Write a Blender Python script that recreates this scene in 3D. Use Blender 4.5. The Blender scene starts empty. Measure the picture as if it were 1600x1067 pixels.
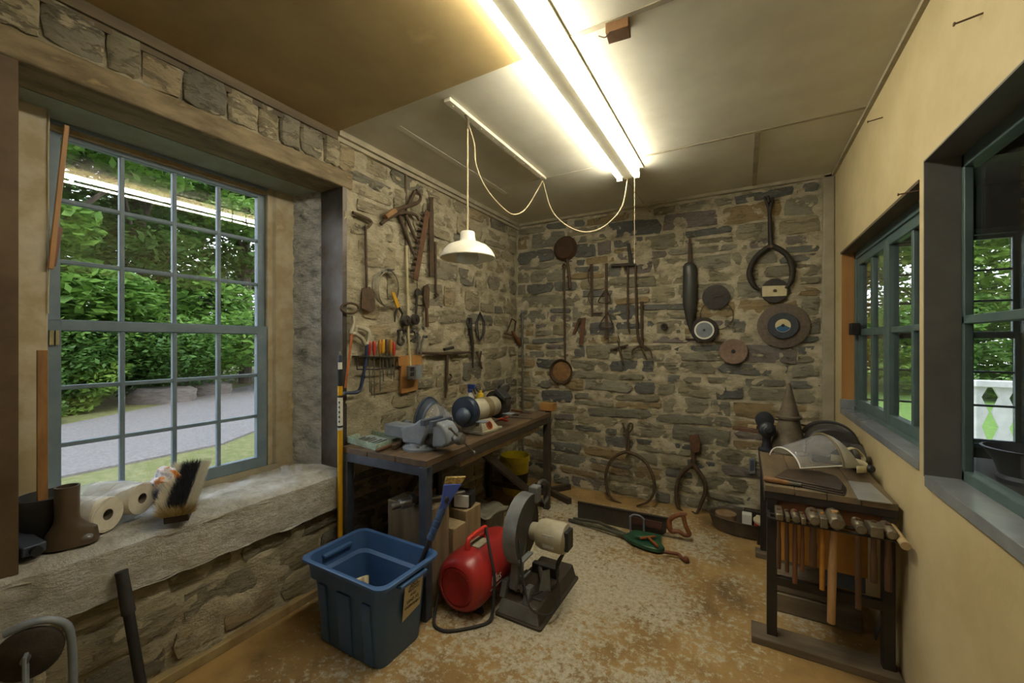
import bpy, bmesh, math, random
import numpy as np
from mathutils import Vector, Matrix, noise
R = math.radians
random.seed(7)
SC = bpy.context.scene
COL = SC.collection

# ------------------------------------------------------------------ camera
F, HZ, H = 637.0, 535.0, 1.45
TH = math.atan(363.0 / F)
_s, _c = math.sin(TH), math.cos(TH)
cam = bpy.data.objects.new('camera', bpy.data.cameras.new('camera'))
COL.objects.link(cam)
cam.location = (0, 0, H)
cam.rotation_euler = (R(90), 0, TH)
cam.data.sensor_width = 36
cam.data.lens = F / 1600 * 36
cam.data.shift_y = (HZ - 533.5) / 1600
cam.data.clip_start = 0.02
SC.camera = cam

# ------------------------------------------------------------------ sky, sun, exposure
W = bpy.data.worlds.new('overcast_sky'); SC.world = W
W.use_nodes = True
wn = W.node_tree
bg = wn.nodes['Background']
tc = wn.nodes.new('ShaderNodeTexCoord'); sx = wn.nodes.new('ShaderNodeSeparateXYZ')
rp = wn.nodes.new('ShaderNodeValToRGB')
wn.links.new(tc.outputs['Generated'], sx.inputs[0]); wn.links.new(sx.outputs['Z'], rp.inputs[0])
rp.color_ramp.elements[0].color = (0.92, 0.96, 1.0, 1); rp.color_ramp.elements[1].color = (0.62, 0.78, 1.0, 1)
wn.links.new(rp.outputs[0], bg.inputs['Color'])
bg.inputs['Strength'].default_value = 3.6
sun = bpy.data.objects.new('sun', bpy.data.lights.new('sun', 'SUN')); COL.objects.link(sun)
sun.data.energy = 3.5; sun.data.angle = R(25); sun.data.color = (1, .97, .9)
sun.rotation_euler = (R(42), R(8), R(70))
TUBE_POWER = 36.0
SC.view_settings.view_transform = 'Standard'
SC.view_settings.look = 'None'
SC.view_settings.gamma = 1
SC.view_settings.use_curve_mapping = False
SC.view_settings.exposure = 0.2

# ------------------------------------------------------------------ places in the room (metres)
XL, XR, YB, YR, ZC = -2.14, 0.59, 3.87, -1.7, 2.72
def ray(px, py):
    u, v = (px - 800) / F, (HZ - py) / F
    return Vector((-_s + u * _c, _c + u * _s, v))
EYE = Vector((0, 0, H))
def onX(px, py, X): r = ray(px, py); return EYE + r * (X / r.x)
def onY(px, py, Y): r = ray(px, py); return EYE + r * (Y / r.y)
def onZ(px, py, Z=0.0): r = ray(px, py); return EYE + r * ((Z - H) / r.z)
def LW(px, py, off=.03): return onX(px, py, XL + off)
def BW(px, py, off=.03): return onY(px, py, YB - off)

# ------------------------------------------------------------------ materials
def lin(c):
    return tuple(((x / 255) / 12.92 if x / 255 <= .04045 else ((x / 255 + .055) / 1.055) ** 2.4) for x in c) + (1,)
MATS = {}
def mat(name, c1, c2=None, rough=.6, metal=0.0, scale=12, bump=0.0, bscale=60, lo=.38, hi=.62, stretch=(1, 1, 1), spec=.5, c3=None):
    if name in MATS: return MATS[name]
    m = bpy.data.materials.new(name); m.use_nodes = True
    nt = m.node_tree; N = nt.nodes; L = nt.links
    b = N['Principled BSDF']
    b.inputs['Roughness'].default_value = rough; b.inputs['Metallic'].default_value = metal
    b.inputs['Specular IOR Level'].default_value = spec
    b.inputs['Base Color'].default_value = lin(c1)
    if c2 or bump:
        t = N.new('ShaderNodeTexCoord'); mp = N.new('ShaderNodeMapping'); mp.inputs['Scale'].default_value = stretch
        L.new(t.outputs['Object'], mp.inputs[0])
    if c2:
        n = N.new('ShaderNodeTexNoise'); n.inputs['Scale'].default_value = scale; n.inputs['Detail'].default_value = 7
        n.inputs['Roughness'].default_value = .62
        r = N.new('ShaderNodeValToRGB')
        r.color_ramp.elements[0].position = lo; r.color_ramp.elements[0].color = lin(c1)
        r.color_ramp.elements[1].position = hi; r.color_ramp.elements[1].color = lin(c2)
        if c3:
            e = r.color_ramp.elements.new(min(hi + .14, .99)); e.color = lin(c3)
        L.new(mp.outputs[0], n.inputs['Vector']); L.new(n.outputs['Fac'], r.inputs[0]); L.new(r.outputs[0], b.inputs['Base Color'])
    if bump:
        n2 = N.new('ShaderNodeTexNoise'); n2.inputs['Scale'].default_value = bscale; n2.inputs['Detail'].default_value = 6
        bp = N.new('ShaderNodeBump'); bp.inputs['Strength'].default_value = bump; bp.inputs['Distance'].default_value = .02
        L.new(mp.outputs[0], n2.inputs['Vector']); L.new(n2.outputs['Fac'], bp.inputs['Height']); L.new(bp.outputs[0], b.inputs['Normal'])
    MATS[name] = m
    return m
def emit(name, col, s):
    m = bpy.data.materials.new(name); m.use_nodes = True
    b = m.node_tree.nodes['Principled BSDF']
    b.inputs['Base Color'].default_value = (1, 1, 1, 1)
    b.inputs['Emission Color'].default_value = col + (1,); b.inputs['Emission Strength'].default_value = s
    return m
def glassy(name, tint=(1, 1, 1), refl=.08, rough=.0):
    m = bpy.data.materials.new(name); m.use_nodes = True
    nt = m.node_tree; N = nt.nodes; N.remove(N['Principled BSDF'])
    tr = N.new('ShaderNodeBsdfTransparent'); tr.inputs[0].default_value = tint + (1,)
    gl = N.new('ShaderNodeBsdfGlossy'); gl.inputs['Roughness'].default_value = rough
    fr = N.new('ShaderNodeFresnel'); fr.inputs['IOR'].default_value = 1.5
    mx = N.new('ShaderNodeMixShader')
    ge = N.new('ShaderNodeNewGeometry'); ma = N.new('ShaderNodeMath'); ma.operation = 'MULTIPLY_ADD'
    ma.inputs[1].default_value = -.8333; ma.inputs[2].default_value = 1.5      # same reflectance from either face of the pane
    nt.links.new(ge.outputs['Backfacing'], ma.inputs[0]); nt.links.new(ma.outputs[0], fr.inputs['IOR'])
    nt.links.new(fr.outputs[0], mx.inputs[0]); nt.links.new(tr.outputs[0], mx.inputs[1]); nt.links.new(gl.outputs[0], mx.inputs[2])
    nt.links.new(mx.outputs[0], N['Material Output'].inputs[0])
    return m

def film(name, milk=.25, rough=.15):
    m = glassy(name, rough=rough); nt = m.node_tree; N = nt.nodes
    di = N.new('ShaderNodeBsdfDiffuse'); di.inputs[0].default_value = (.82, .84, .88, 1); mx = N.new('ShaderNodeMixShader'); mx.inputs[0].default_value = milk
    src = N['Material Output'].inputs[0].links[0].from_socket
    nt.links.new(src, mx.inputs[1]); nt.links.new(di.outputs[0], mx.inputs[2]); nt.links.new(mx.outputs[0], N['Material Output'].inputs[0]); return m
def stone_mat(name, ramp, smear, amount, whitewash=.0):
    m = bpy.data.materials.new(name); m.use_nodes = True
    nt = m.node_tree; N = nt.nodes; L = nt.links; b = N['Principled BSDF']
    b.inputs['Roughness'].default_value = .92; b.inputs['Specular IOR Level'].default_value = .2
    oi = N.new('ShaderNodeObjectInfo'); rp = N.new('ShaderNodeValToRGB'); rp.color_ramp.interpolation = 'CONSTANT'
    for i, c in enumerate(ramp):
        p = i / len(ramp)
        if i < 2: e = rp.color_ramp.elements[i]; e.position = p
        else: e = rp.color_ramp.elements.new(p)
        e.color = lin(c)
    L.new(oi.outputs['Random'], rp.inputs[0])
    g = N.new('ShaderNodeNewGeometry')
    mp = N.new('ShaderNodeMapping'); mp.inputs['Scale'].default_value = (1, 1, 2.6); L.new(g.outputs['Position'], mp.inputs[0])
    n1 = N.new('ShaderNodeTexNoise'); n1.inputs['Scale'].default_value = 14; n1.inputs['Detail'].default_value = 9; n1.inputs['Roughness'].default_value = .7
    L.new(mp.outputs[0], n1.inputs['Vector'])
    mul = N.new('ShaderNodeMix'); mul.data_type = 'RGBA'; mul.blend_type = 'OVERLAY'; mul.inputs[0].default_value = .6
    L.new(rp.outputs[0], mul.inputs[6]); L.new(n1.outputs['Fac'], mul.inputs[7])
    n2 = N.new('ShaderNodeTexNoise'); n2.inputs['Scale'].default_value = 7; n2.inputs['Detail'].default_value = 12; n2.inputs['Roughness'].default_value = .72
    L.new(mp.outputs[0], n2.inputs['Vector'])
    r2 = N.new('ShaderNodeValToRGB'); r2.color_ramp.elements[0].position = amount; r2.color_ramp.elements[1].position = amount + .07
    L.new(n2.outputs['Fac'], r2.inputs[0])
    mx = N.new('ShaderNodeMix'); mx.data_type = 'RGBA'
    L.new(r2.outputs[0], mx.inputs[0]); L.new(mul.outputs[2], mx.inputs[6]); mx.inputs[7].default_value = lin(smear)
    L.new(mx.outputs[2], b.inputs['Base Color'])
    bp = N.new('ShaderNodeBump'); bp.inputs['Strength'].default_value = .85; bp.inputs['Distance'].default_value = .02
    ad = N.new('ShaderNodeMath'); ad.operation = 'ADD'; L.new(n1.outputs['Fac'], ad.inputs[0])
    L.new(r2.outputs[0], ad.inputs[1]); L.new(ad.outputs[0], bp.inputs['Height']); L.new(bp.outputs[0], b.inputs['Normal'])
    return m
def mortar_mat(name, c1, c2, c3):
    m = bpy.data.materials.new(name); m.use_nodes = True
    nt = m.node_tree; N = nt.nodes; L = nt.links; b = N['Principled BSDF']
    b.inputs['Roughness'].default_value = .95; b.inputs['Specular IOR Level'].default_value = .15
    g = N.new('ShaderNodeNewGeometry'); mp = N.new('ShaderNodeMapping'); mp.inputs['Scale'].default_value = (1, 1, 1.8); L.new(g.outputs['Position'], mp.inputs[0])
    n1 = N.new('ShaderNodeTexNoise'); n1.inputs['Scale'].default_value = 9; n1.inputs['Detail'].default_value = 10; n1.inputs['Roughness'].default_value = .7
    L.new(mp.outputs[0], n1.inputs['Vector'])
    r = N.new('ShaderNodeValToRGB'); e = r.color_ramp.elements
    e[0].position = .3; e[0].color = lin(c1); e[1].position = .48; e[1].color = lin(c2); x = e.new(.66); x.color = lin(c3)
    L.new(n1.outputs['Fac'], r.inputs[0]); L.new(r.outputs[0], b.inputs['Base Color'])
    n2 = N.new('ShaderNodeTexNoise'); n2.inputs['Scale'].default_value = 38; n2.inputs['Detail'].default_value = 10; n2.inputs['Roughness'].default_value = .7
    L.new(mp.outputs[0], n2.inputs['Vector'])
    bp = N.new('ShaderNodeBump'); bp.inputs['Strength'].default_value = 1.0; bp.inputs['Distance'].default_value = .02
    L.new(n2.outputs['Fac'], bp.inputs['Height']); L.new(bp.outputs[0], b.inputs['Normal'])
    return m

# ------------------------------------------------------------------ mesh builder
V = Vector
WORLD = {}
def col_link(o): COL.objects.link(o); return o
class MB:
    def __init__(s): s.v = []; s.f = []
    def add(s, vs, fs):
        o = len(s.v); s.v += [V(p) for p in vs]; s.f += [tuple(i + o for i in f) for f in fs]; return s
    def box(s, c, d, rz=0, M=None):
        x, y, z = d[0] / 2, d[1] / 2, d[2] / 2
        vs = [V((a * x, b * y, e * z)) for a in (-1, 1) for b in (-1, 1) for e in (-1, 1)]
        m = M if M is not None else Matrix.Rotation(rz, 3, 'Z')
        return s.add([V(c) + m @ p for p in vs], [(0, 1, 3, 2), (4, 6, 7, 5), (0, 4, 5, 1), (2, 3, 7, 6), (0, 2, 6, 4), (1, 5, 7, 3)])
    def bb(s, x0, x1, y0, y1, z0, z1):
        return s.box(((x0 + x1) / 2, (y0 + y1) / 2, (z0 + z1) / 2), (abs(x1 - x0), abs(y1 - y0), abs(z1 - z0)))
    def bar(s, a, b, w, h, up=(0, 0, 1)):
        a, b = V(a), V(b); d = (b - a).normalized(); u = V(up)
        if abs(d.dot(u)) > .98: u = V((0, 1, 0))
        sd = d.cross(u).normalized(); u = sd.cross(d).normalized()
        vs = [p + sd * (i * w / 2) + u * (j * h / 2) for p in (a, b) for i, j in ((-1, -1), (1, -1), (1, 1), (-1, 1))]
        return s.add(vs, [(0, 1, 2, 3), (7, 6, 5, 4), (0, 4, 5, 1), (1, 5, 6, 2), (2, 6, 7, 3), (3, 7, 4, 0)])
    def tube(s, pts, r, n=8, closed=False, caps=True):
        pts = [V(p) for p in pts]; k = len(pts)
        rs = r if isinstance(r, (list, tuple)) else [r] * k
        def tan(i):
            if closed: return (pts[(i + 1) % k] - pts[i - 1]).normalized()
            return (pts[min(i + 1, k - 1)] - pts[max(i - 1, 0)]).normalized()
        t0 = tan(0); u = t0.orthogonal().normalized(); vs = []
        for i in range(k):
            t = tan(i)
            u = (u - t * u.dot(t))
            u = u.normalized() if u.length > 1e-6 else t.orthogonal().normalized()
            w = t.cross(u)
            for j in range(n):
                a = 2 * math.pi * j / n
                vs.append(pts[i] + (u * math.cos(a) + w * math.sin(a)) * rs[i])
        fs = []
        for i in range(k if closed else k - 1):
            i2 = (i + 1) % k
            for j in range(n):
                fs.append((i * n + j, i * n + (j + 1) % n, i2 * n + (j + 1) % n, i2 * n + j))
        if caps and not closed:
            fs.append(tuple(range(n))[::-1]); fs.append(tuple((k - 1) * n + j for j in range(n)))
        return s.add(vs, fs)
    def lathe(s, prof, o=(0, 0, 0), axis=(0, 0, 1), n=24, caps=True):
        a = V(axis).normalized(); u = a.orthogonal().normalized(); w = a.cross(u); o = V(o); vs = []; fs = []
        for r, h in prof:
            r = max(r, 1e-4)
            for j in range(n):
                t = 2 * math.pi * j / n
                vs.append(o + a * h + (u * math.cos(t) + w * math.sin(t)) * r)
        for i in range(len(prof) - 1):
            for j in range(n):
                fs.append((i * n + j, i * n + (j + 1) % n, (i + 1) * n + (j + 1) % n, (i + 1) * n + j))
        if caps:
            fs.append(tuple(range(n))[::-1]); fs.append(tuple((len(prof) - 1) * n + j for j in range(n)))
        return s.add(vs, fs)
    def prism(s, poly, ext):
        poly = [V(p) for p in poly]; e = V(ext); n = len(poly)
        vs = poly + [p + e for p in poly]
        fs = [tuple(range(n)), tuple(range(2 * n - 1, n - 1, -1))] + [(i, (i + 1) % n, n + (i + 1) % n, n + i) for i in range(n)]
        return s.add(vs, fs)
    def ball(s, c, r, n=14, sc=(1, 1, 1)):
        m = n // 2; vs = []; fs = []; c = V(c)
        for i in range(m + 1):
            p = math.pi * i / m
            for j in range(n):
                t = 2 * math.pi * j / n
                vs.append(c + V((math.sin(p) * math.cos(t) * sc[0], math.sin(p) * math.sin(t) * sc[1], math.cos(p) * sc[2])) * r)
        for i in range(m):
            for j in range(n): fs.append((i * n + j, (i + 1) * n + j, (i + 1) * n + (j + 1) % n, i * n + (j + 1) % n))
        return s.add(vs, fs)
    def torus(s, c, R_, r, axis=(0, 0, 1), n=24, m=8, sx=1, sy=1):
        a = V(axis).normalized(); u = a.orthogonal().normalized(); w = a.cross(u); c = V(c)
        return s.tube([c + u * (math.cos(2 * math.pi * i / n) * R_ * sx) + w * (math.sin(2 * math.pi * i / n) * R_ * sy) for i in range(n)], r, m, closed=True)
    def obj(s, name, m, parent=None, smooth=True, bevel=0, segs=2, loc=None):
        me = bpy.data.meshes.new(name)
        pv = s.v
        if parent is not None and parent in WORLD_K:
            inv = WORLD_K[parent].inverted(); pv = [inv @ p for p in s.v]
        elif loc is not None:
            pv = [p - V(loc) for p in s.v]
        me.from_pydata([tuple(p) for p in pv], [], s.f)
        bm = bmesh.new(); bm.from_mesh(me)
        bmesh.ops.remove_doubles(bm, verts=bm.verts, dist=1e-6)
        bmesh.ops.recalc_face_normals(bm, faces=bm.faces); bm.to_mesh(me); bm.free()
        if smooth:
            me.polygons.foreach_set('use_smooth', [True] * len(me.polygons)); me.set_sharp_from_angle(angle=R(38))
        me.materials.append(m)
        o = col_link(bpy.data.objects.new(name, me))
        if parent is not None:
            o.parent = parent; WORLD_K[o] = WORLD_K.get(parent, Matrix.Identity(4))
        else:
            M = Matrix.Translation(V(loc)) if loc is not None else Matrix.Identity(4)
            o.matrix_world = M; WORLD_K[o] = M
            if loc is not None: o.location = V(loc)
        if bevel:
            b = o.modifiers.new('bevel', 'BEVEL'); b.width = bevel; b.segments = segs; b.limit_method = 'ANGLE'; b.angle_limit = R(35)
        return o
WORLD_K = {}
def tag(o, label, cat, group=None, kind=None):
    o['label'] = label; o['category'] = cat
    if group: o['group'] = group
    if kind: o['kind'] = kind
    return o
def thing(name, label, cat, loc=(0, 0, 0), rz=0, group=None):
    o = col_link(bpy.data.objects.new(name, None)); o.empty_display_size = .05
    o.location = V(loc); o.rotation_euler = (0, 0, rz)
    WORLD_K[o] = Matrix.Translation(V(loc)) @ Matrix.Rotation(rz, 4, 'Z')
    return tag(o, label, cat, group)
def struct(name, mb, m, label, cat, **k):
    o = mb.obj(name, m, **k); return tag(o, label, cat, kind='structure')
def arc(c, u, w, r, a0, a1, n=12, ry=None):
    c, u, w = V(c), V(u), V(w); ry = r if ry is None else ry
    return [c + u * (math.cos(R(a0 + (a1 - a0) * i / n)) * r) + w * (math.sin(R(a0 + (a1 - a0) * i / n)) * ry) for i in range(n + 1)]
def spline(pts, k=6):
    P = [V(p) for p in pts]; P = [P[0] * 2 - P[1]] + P + [P[-1] * 2 - P[-2]]; out = []
    for i in range(1, len(P) - 2):
        for j in range(k):
            t = j / k; a, b, c, d = P[i - 1:i + 3]
            out.append(.5 * ((2 * b) + (c - a) * t + (2 * a - 5 * b + 4 * c - d) * t * t + (3 * b - a - 3 * c + d) * t ** 3))
    return out + [P[-2]]
# ------------------------------------------------------------------ common materials
M_mortar = mortar_mat('lime_mortar', (130, 121, 100), (188, 178, 151), (214, 206, 182))
M_mortarL = mortar_mat('limewashed_mortar', (138, 129, 106), (180, 170, 142), (202, 193, 166))
M_reveal = mortar_mat('whitewashed_render', (120, 120, 116), (186, 186, 180), (206, 206, 200))
M_stoneB = stone_mat('back_wall_stone', [(126, 124, 110), (142, 137, 116), (110, 110, 104), (134, 128, 108), (152, 144, 118), (118, 119, 112), (150, 132, 98), (126, 118, 112), (142, 138, 120), (102, 103, 100)], (186, 176, 148), .545)
M_stoneL = stone_mat('left_wall_stone', [(156, 146, 118), (144, 136, 112), (166, 155, 126), (138, 131, 112), (158, 143, 112), (150, 141, 115), (122, 117, 102)], (182, 171, 143), .53)
M_board = mat('ceiling_board', (208, 204, 186), (196, 191, 172), rough=.75, scale=3, bump=.03, bscale=90)
M_boardbrown = mat('brown_hardboard', (168, 146, 100), (156, 134, 90), rough=.55, scale=4, c3=(176, 154, 108))
M_tan = mat('tan_plaster', (202, 186, 144), (190, 173, 130), rough=.7, scale=3, bump=.06, bscale=60)
M_darkwood = mat('dark_trim_wood', (84, 72, 54), (104, 90, 66), rough=.7, scale=14, stretch=(1, .15, 1), bump=.1)
M_lighttrim = mat('grey_cream_trim', (150, 142, 120), (170, 160, 134), rough=.7, scale=10)
M_casing = mat('peeling_tan_casing', (172, 162, 134), (152, 134, 100), rough=.7, scale=8, bump=.08, c3=(186, 172, 138))
M_lintel = mat('peeling_timber_lintel', (140, 124, 94), (104, 90, 66), rough=.85, scale=16, stretch=(1, .3, 1), bump=.4, bscale=30, c3=(176, 152, 106))
M_steel = mat('mill_scale_steel', (104, 100, 96), (84, 74, 64), rough=.42, metal=.6, scale=6, c3=(120, 118, 118))
M_brownsteel = mat('rusty_brown_steel', (84, 66, 46), (100, 82, 58), rough=.6, metal=.3, scale=7)
M_sash = mat('blue_grey_sash_paint', (98, 115, 126), (113, 130, 139), rough=.5, scale=7, c3=(146, 152, 146))
M_teal = mat('teal_grey_paint', (74, 94, 94), (86, 106, 104), rough=.5, scale=7)
M_greyliner = mat('grey_painted_liner', (104, 103, 98), (94, 93, 88), rough=.55, scale=6, bump=.05)
M_greysill = mat('grey_sill_sheet', (140, 144, 148), (124, 128, 132), rough=.18, scale=5)
M_orangewood = mat('orange_pine', (176, 130, 74), (158, 112, 60), rough=.5, scale=9, stretch=(1, 1, .15))
M_sill = mortar_mat('worn_white_sill_paint', (164, 156, 136), (204, 200, 186), (228, 226, 220))
M_glass = glassy('window_glass')
M_soffit = mat('flaking_pale_green_plaster', (150, 158, 148), (136, 138, 122), rough=.8, scale=5, bump=.1, c3=(168, 170, 158))

# floor: worn white paint flaking off orange-brown boards
def floor_mat():
    m = bpy.data.materials.new('flaking_painted_floor'); m.use_nodes = True
    nt = m.node_tree; N = nt.nodes; L = nt.links; b = N['Principled BSDF']
    b.inputs['Roughness'].default_value = .62; b.inputs['Specular IOR Level'].default_value = .35
    g = N.new('ShaderNodeNewGeometry')
    def noi(s, d, r=.6):
        n = N.new('ShaderNodeTexNoise'); n.inputs['Scale'].default_value = s; n.inputs['Detail'].default_value = d; n.inputs['Roughness'].default_value = r
        L.new(g.outputs['Position'], n.inputs['Vector']); return n
    def ramp(src, *st):
        r = N.new('ShaderNodeValToRGB')
        for i, (p, c) in enumerate(st):
            e = r.color_ramp.elements[i] if i < 2 else r.color_ramp.elements.new(p)
            e.position = p; e.color = c if len(c) == 4 else lin(c)
        L.new(src, r.inputs[0]); return r
    base = ramp(noi(3.2, 8).outputs['Fac'], (.32, (112, 90, 60)), (.5, (156, 126, 78)), (.7, (178, 148, 98)))
    paint = ramp(noi(42, 12, .85).outputs['Fac'], (.34, (120, 106, 80)), (.5, (184, 175, 150)), (.68, (206, 204, 196)))
    fine = noi(26, 12, .8); big = noi(1.1, 3, .5)
    sp = N.new('ShaderNodeSeparateXYZ'); L.new(g.outputs['Position'], sp.inputs[0])
    # paint survives best in the middle of the room, traffic and the edges wore it off
    d1 = N.new('ShaderNodeMath'); d1.operation = 'MULTIPLY_ADD'; L.new(sp.outputs['X'], d1.inputs[0]); d1.inputs[1].default_value = 1.0; d1.inputs[2].default_value = .78
    d2 = N.new('ShaderNodeMath'); d2.operation = 'ABSOLUTE'; L.new(d1.outputs[0], d2.inputs[0])
    y1 = N.new('ShaderNodeMapRange'); L.new(sp.outputs['Y'], y1.inputs[0]); y1.inputs[1].default_value = 2.9; y1.inputs[2].default_value = 3.9; y1.inputs[3].default_value = 0; y1.inputs[4].default_value = .16
    x1 = N.new('ShaderNodeMapRange'); L.new(d2.outputs[0], x1.inputs[0]); x1.inputs[1].default_value = .4; x1.inputs[2].default_value = 1.3; x1.inputs[3].default_value = 0; x1.inputs[4].default_value = .2
    a = N.new('ShaderNodeMath'); a.operation = 'MULTIPLY_ADD'; L.new(big.outputs['Fac'], a.inputs[0]); a.inputs[1].default_value = .75; L.new(fine.outputs['Fac'], a.inputs[2])
    s1 = N.new('ShaderNodeMath'); s1.operation = 'SUBTRACT'; L.new(a.outputs[0], s1.inputs[0]); L.new(x1.outputs[0], s1.inputs[1])
    s2 = N.new('ShaderNodeMath'); s2.operation = 'SUBTRACT'; L.new(s1.outputs[0], s2.inputs[0]); L.new(y1.outputs[0], s2.inputs[1])
    mk = ramp(s2.outputs[0], (.80, (0, 0, 0, 1)), (.86, (1, 1, 1, 1)))
    mx = N.new('ShaderNodeMix'); mx.data_type = 'RGBA'
    L.new(mk.outputs[0], mx.inputs[0]); L.new(base.outputs[0], mx.inputs[6]); L.new(paint.outputs[0], mx.inputs[7])
    L.new(mx.outputs[2], b.inputs['Base Color'])
    bp = N.new('ShaderNodeBump'); bp.inputs['Strength'].default_value = .25; bp.inputs['Distance'].default_value = .01
    L.new(mk.outputs[0], bp.inputs['Height']); L.new(bp.outputs[0], b.inputs['Normal'])
    return m

# ------------------------------------------------------------------ rubble walls
def rough_sheet(name, mapf, u0, u1, v0, v1, step, amp, m, hole=None, freq=7, parent=None, label=None, cat='wall'):
    nu, nv = max(2, int((u1 - u0) / step)), max(2, int((v1 - v0) / step)); vs = []; fs = []
    for i in range(nu + 1):
        for j in range(nv + 1):
            u, v = u0 + (u1 - u0) * i / nu, v0 + (v1 - v0) * j / nv
            p = V(mapf(u, v, 0))
            d = (noise.fractal(p * freq, .8, 2.1, 4)) * amp
            vs.append(V(mapf(u, v, d)))
    for i in range(nu):
        for j in range(nv):
            uc, vc = u0 + (u1 - u0) * (i + .5) / nu, v0 + (v1 - v0) * (j + .5) / nv
            if hole and hole(uc, vc): continue
            a = i * (nv + 1) + j
            fs.append((a, a + nv + 1, a + nv + 2, a + 1))
    b = MB(); b.v = vs; b.f = fs
    o = b.obj(name, m, parent)
    for p in o.data.polygons: p.use_smooth = True
    return o
rs = random.Random(11)
def stone(mapf, u0, u1, v0, v1, depth, m, parent, jit=.22):
    w, h = u1 - u0, v1 - v0; cu, cv = (u0 + u1) / 2, (v0 + v1) / 2; n = 12; ring = []
    tilt = rs.uniform(-.05, .05)
    for (x, y) in ((-1, -1), (-.5, -1), (0, -1), (.5, -1), (1, -1), (1, 0), (1, 1), (.5, 1), (0, 1), (-.5, 1), (-1, 1), (-1, 0)):
        c_ = rs.uniform(.84, 1.0) if abs(x) == abs(y) == 1 else 1
        x = x * c_ + rs.uniform(-.05, .05); y = y * c_ + rs.uniform(-.11, .04) * (1 if y > 0 else -1)
        ring.append((cu + x * w / 2, cv + y * h / 2 + x * w / 2 * tilt))
    vs = []; e = min(w, h) * .1
    def P(u, v, d): return V(mapf(u, v, d))
    for (u, v) in ring: vs.append(P(u, v, -.03))
    for (u, v) in ring: vs.append(P(u, v, depth * .55 + rs.uniform(-.003, .003)))
    tu, tv = rs.uniform(-.006, .006) / max(w, .05), rs.uniform(-.006, .006) / max(h, .05)
    for (u, v) in ring:
        du, dv = cu - u, cv - v; l = math.hypot(du, dv) or 1
        uu, vv = u + du / l * e, v + dv / l * e
        vs.append(P(uu, vv, depth + (uu - cu) * tu + (vv - cv) * tv + rs.uniform(-.002, .002)))
    fs = []
    for k in (0, 1):
        for i in range(n): fs.append((k * n + i, k * n + (i + 1) % n, (k + 1) * n + (i + 1) % n, (k + 1) * n + i))
    vs.append(P(cu, cv, depth + rs.uniform(0, .004)))
    for i in range(n): fs.append((2 * n + i, 2 * n + (i + 1) % n, 3 * n))
    b = MB(); b.v = vs; b.f = fs
    return b.obj('stone', m, parent)
def rubble(mapf, u0, u1, v0, v1, m, parent, hmin, hmax, wmin, wmax, gap, dmin, dmax, skip=None, drop=0.0):
    v = v0 + gap * .5; cnt = 0
    while v < v1 - hmin * .6:
        h = rs.uniform(hmin, hmax); h = min(h, v1 - v - gap * .3); u = u0 - rs.uniform(0, wmin)
        while u < u1:
            w = rs.uniform(wmin, wmax) * (1.25 if h < hmin * 1.5 else 1)
            a, c = max(u, u0), min(u + w, u1)
            if c - a > .05 and rs.random() > drop:
                cells = [(v, v + h)]
                if h > hmax * .72 and rs.random() < .3: k = rs.uniform(.4, .6); cells = [(v, v + h * k - gap * .4), (v + h * k + gap * .4, v + h)]
                for (p, q) in cells:
                    if skip and skip((a + c) / 2, (p + q) / 2, a, c, p, q): continue
                    stone(mapf, a, c, p + rs.uniform(-.006, .006), q + rs.uniform(-.006, .006), rs.uniform(dmin, dmax), m, parent); cnt += 1
            u += w + gap * rs.uniform(.6, 1.4)
        v += h + gap * rs.uniform(.6, 1.3)
    print('stones', cnt)
    return cnt
# openings
WY0, WY1, WZ0, WZ1 = .37, 1.655, .68, 2.40
mapB = lambda u, v, d: (u, YB - d, v)
mapL = lambda u, v, d: (XL + d, u, v)
wb = rough_sheet('wall_back', mapB, XL - .02, XR + .02, 0, ZC, .014, .021, M_mortar)
tag(wb, 'rubble stone back wall with pale lime mortar, hung with iron tools', 'wall', kind='structure')
rubble(mapB, XL + .01, XR - .09, 0, ZC, M_stoneB, wb, .05, .15, .13, .5, .02, .000, .012)
MB().bb(XL - .5, XR + .12, YB + .03, YB + .45, -.3, ZC + .2).obj('core', M_mortar, wb)
MB().bb(XR - .075, XR, YB - .035, YB + .02, 0, ZC).obj('corner_render', mat('smooth_grey_render', (164, 156, 136), (148, 140, 120), rough=.85, scale=6, bump=.15), wb, bevel=.01)

def in_open(u, v): return WY0 - .06 < u < WY1 + .01 and WZ0 - .02 < v < 2.5
wl = rough_sheet('wall_left', mapL, YR, YB + .02, 0, ZC, .017, .022, M_mortarL, hole=lambda u, v: in_open(u, v) or (YR < u < WY1 and .44 < v < .70))
tag(wl, 'limewashed rubble stone left wall around the big window', 'wall', kind='structure')
def skipL(u, v, a, c, p, q):
    return (q > .47 and p < 2.53 and a < WY1 + .03 and c > -.3) or (v > 2.44 and u < 1.78)
rubble(mapL, -.2, YB - .02, .05, ZC - .02, M_stoneL, wl, .075, .19, .16, .42, .028, -.001, .012, skip=skipL)
u = .16
while u < 1.72:                                       # upright stones standing on the lintel
    w = rs.uniform(.10, .19); stone(mapL, u, u + w, 2.505, 2.69, rs.uniform(.012, .028), M_stoneL, wl); u += w + .004
core = MB()
core.bb(XL - .5, XL - .02, YR, WY0 - .02, -.3, ZC + .2); core.bb(XL - .5, XL - .02, WY1 + .02, YB + .4, -.3, ZC + .2)
core.bb(XL - .5, XL - .02, WY0 - .02, WY1 + .02, 2.46, ZC + .2); core.bb(XL - .5, XL - .02, WY0 - .02, WY1 + .02, -.3, WZ0 - .06)
core.obj('core', M_mortarL, wl)
rough_sheet('window_reveal', lambda u, v, d: (u, WY1 - .005 - .1 * max(0, (XL - .17 - u) / .19) - d, v), XL - .37, XL - .184, WZ0, WZ1 + .03, .012, .017, M_reveal, freq=16, parent=wl)
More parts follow.
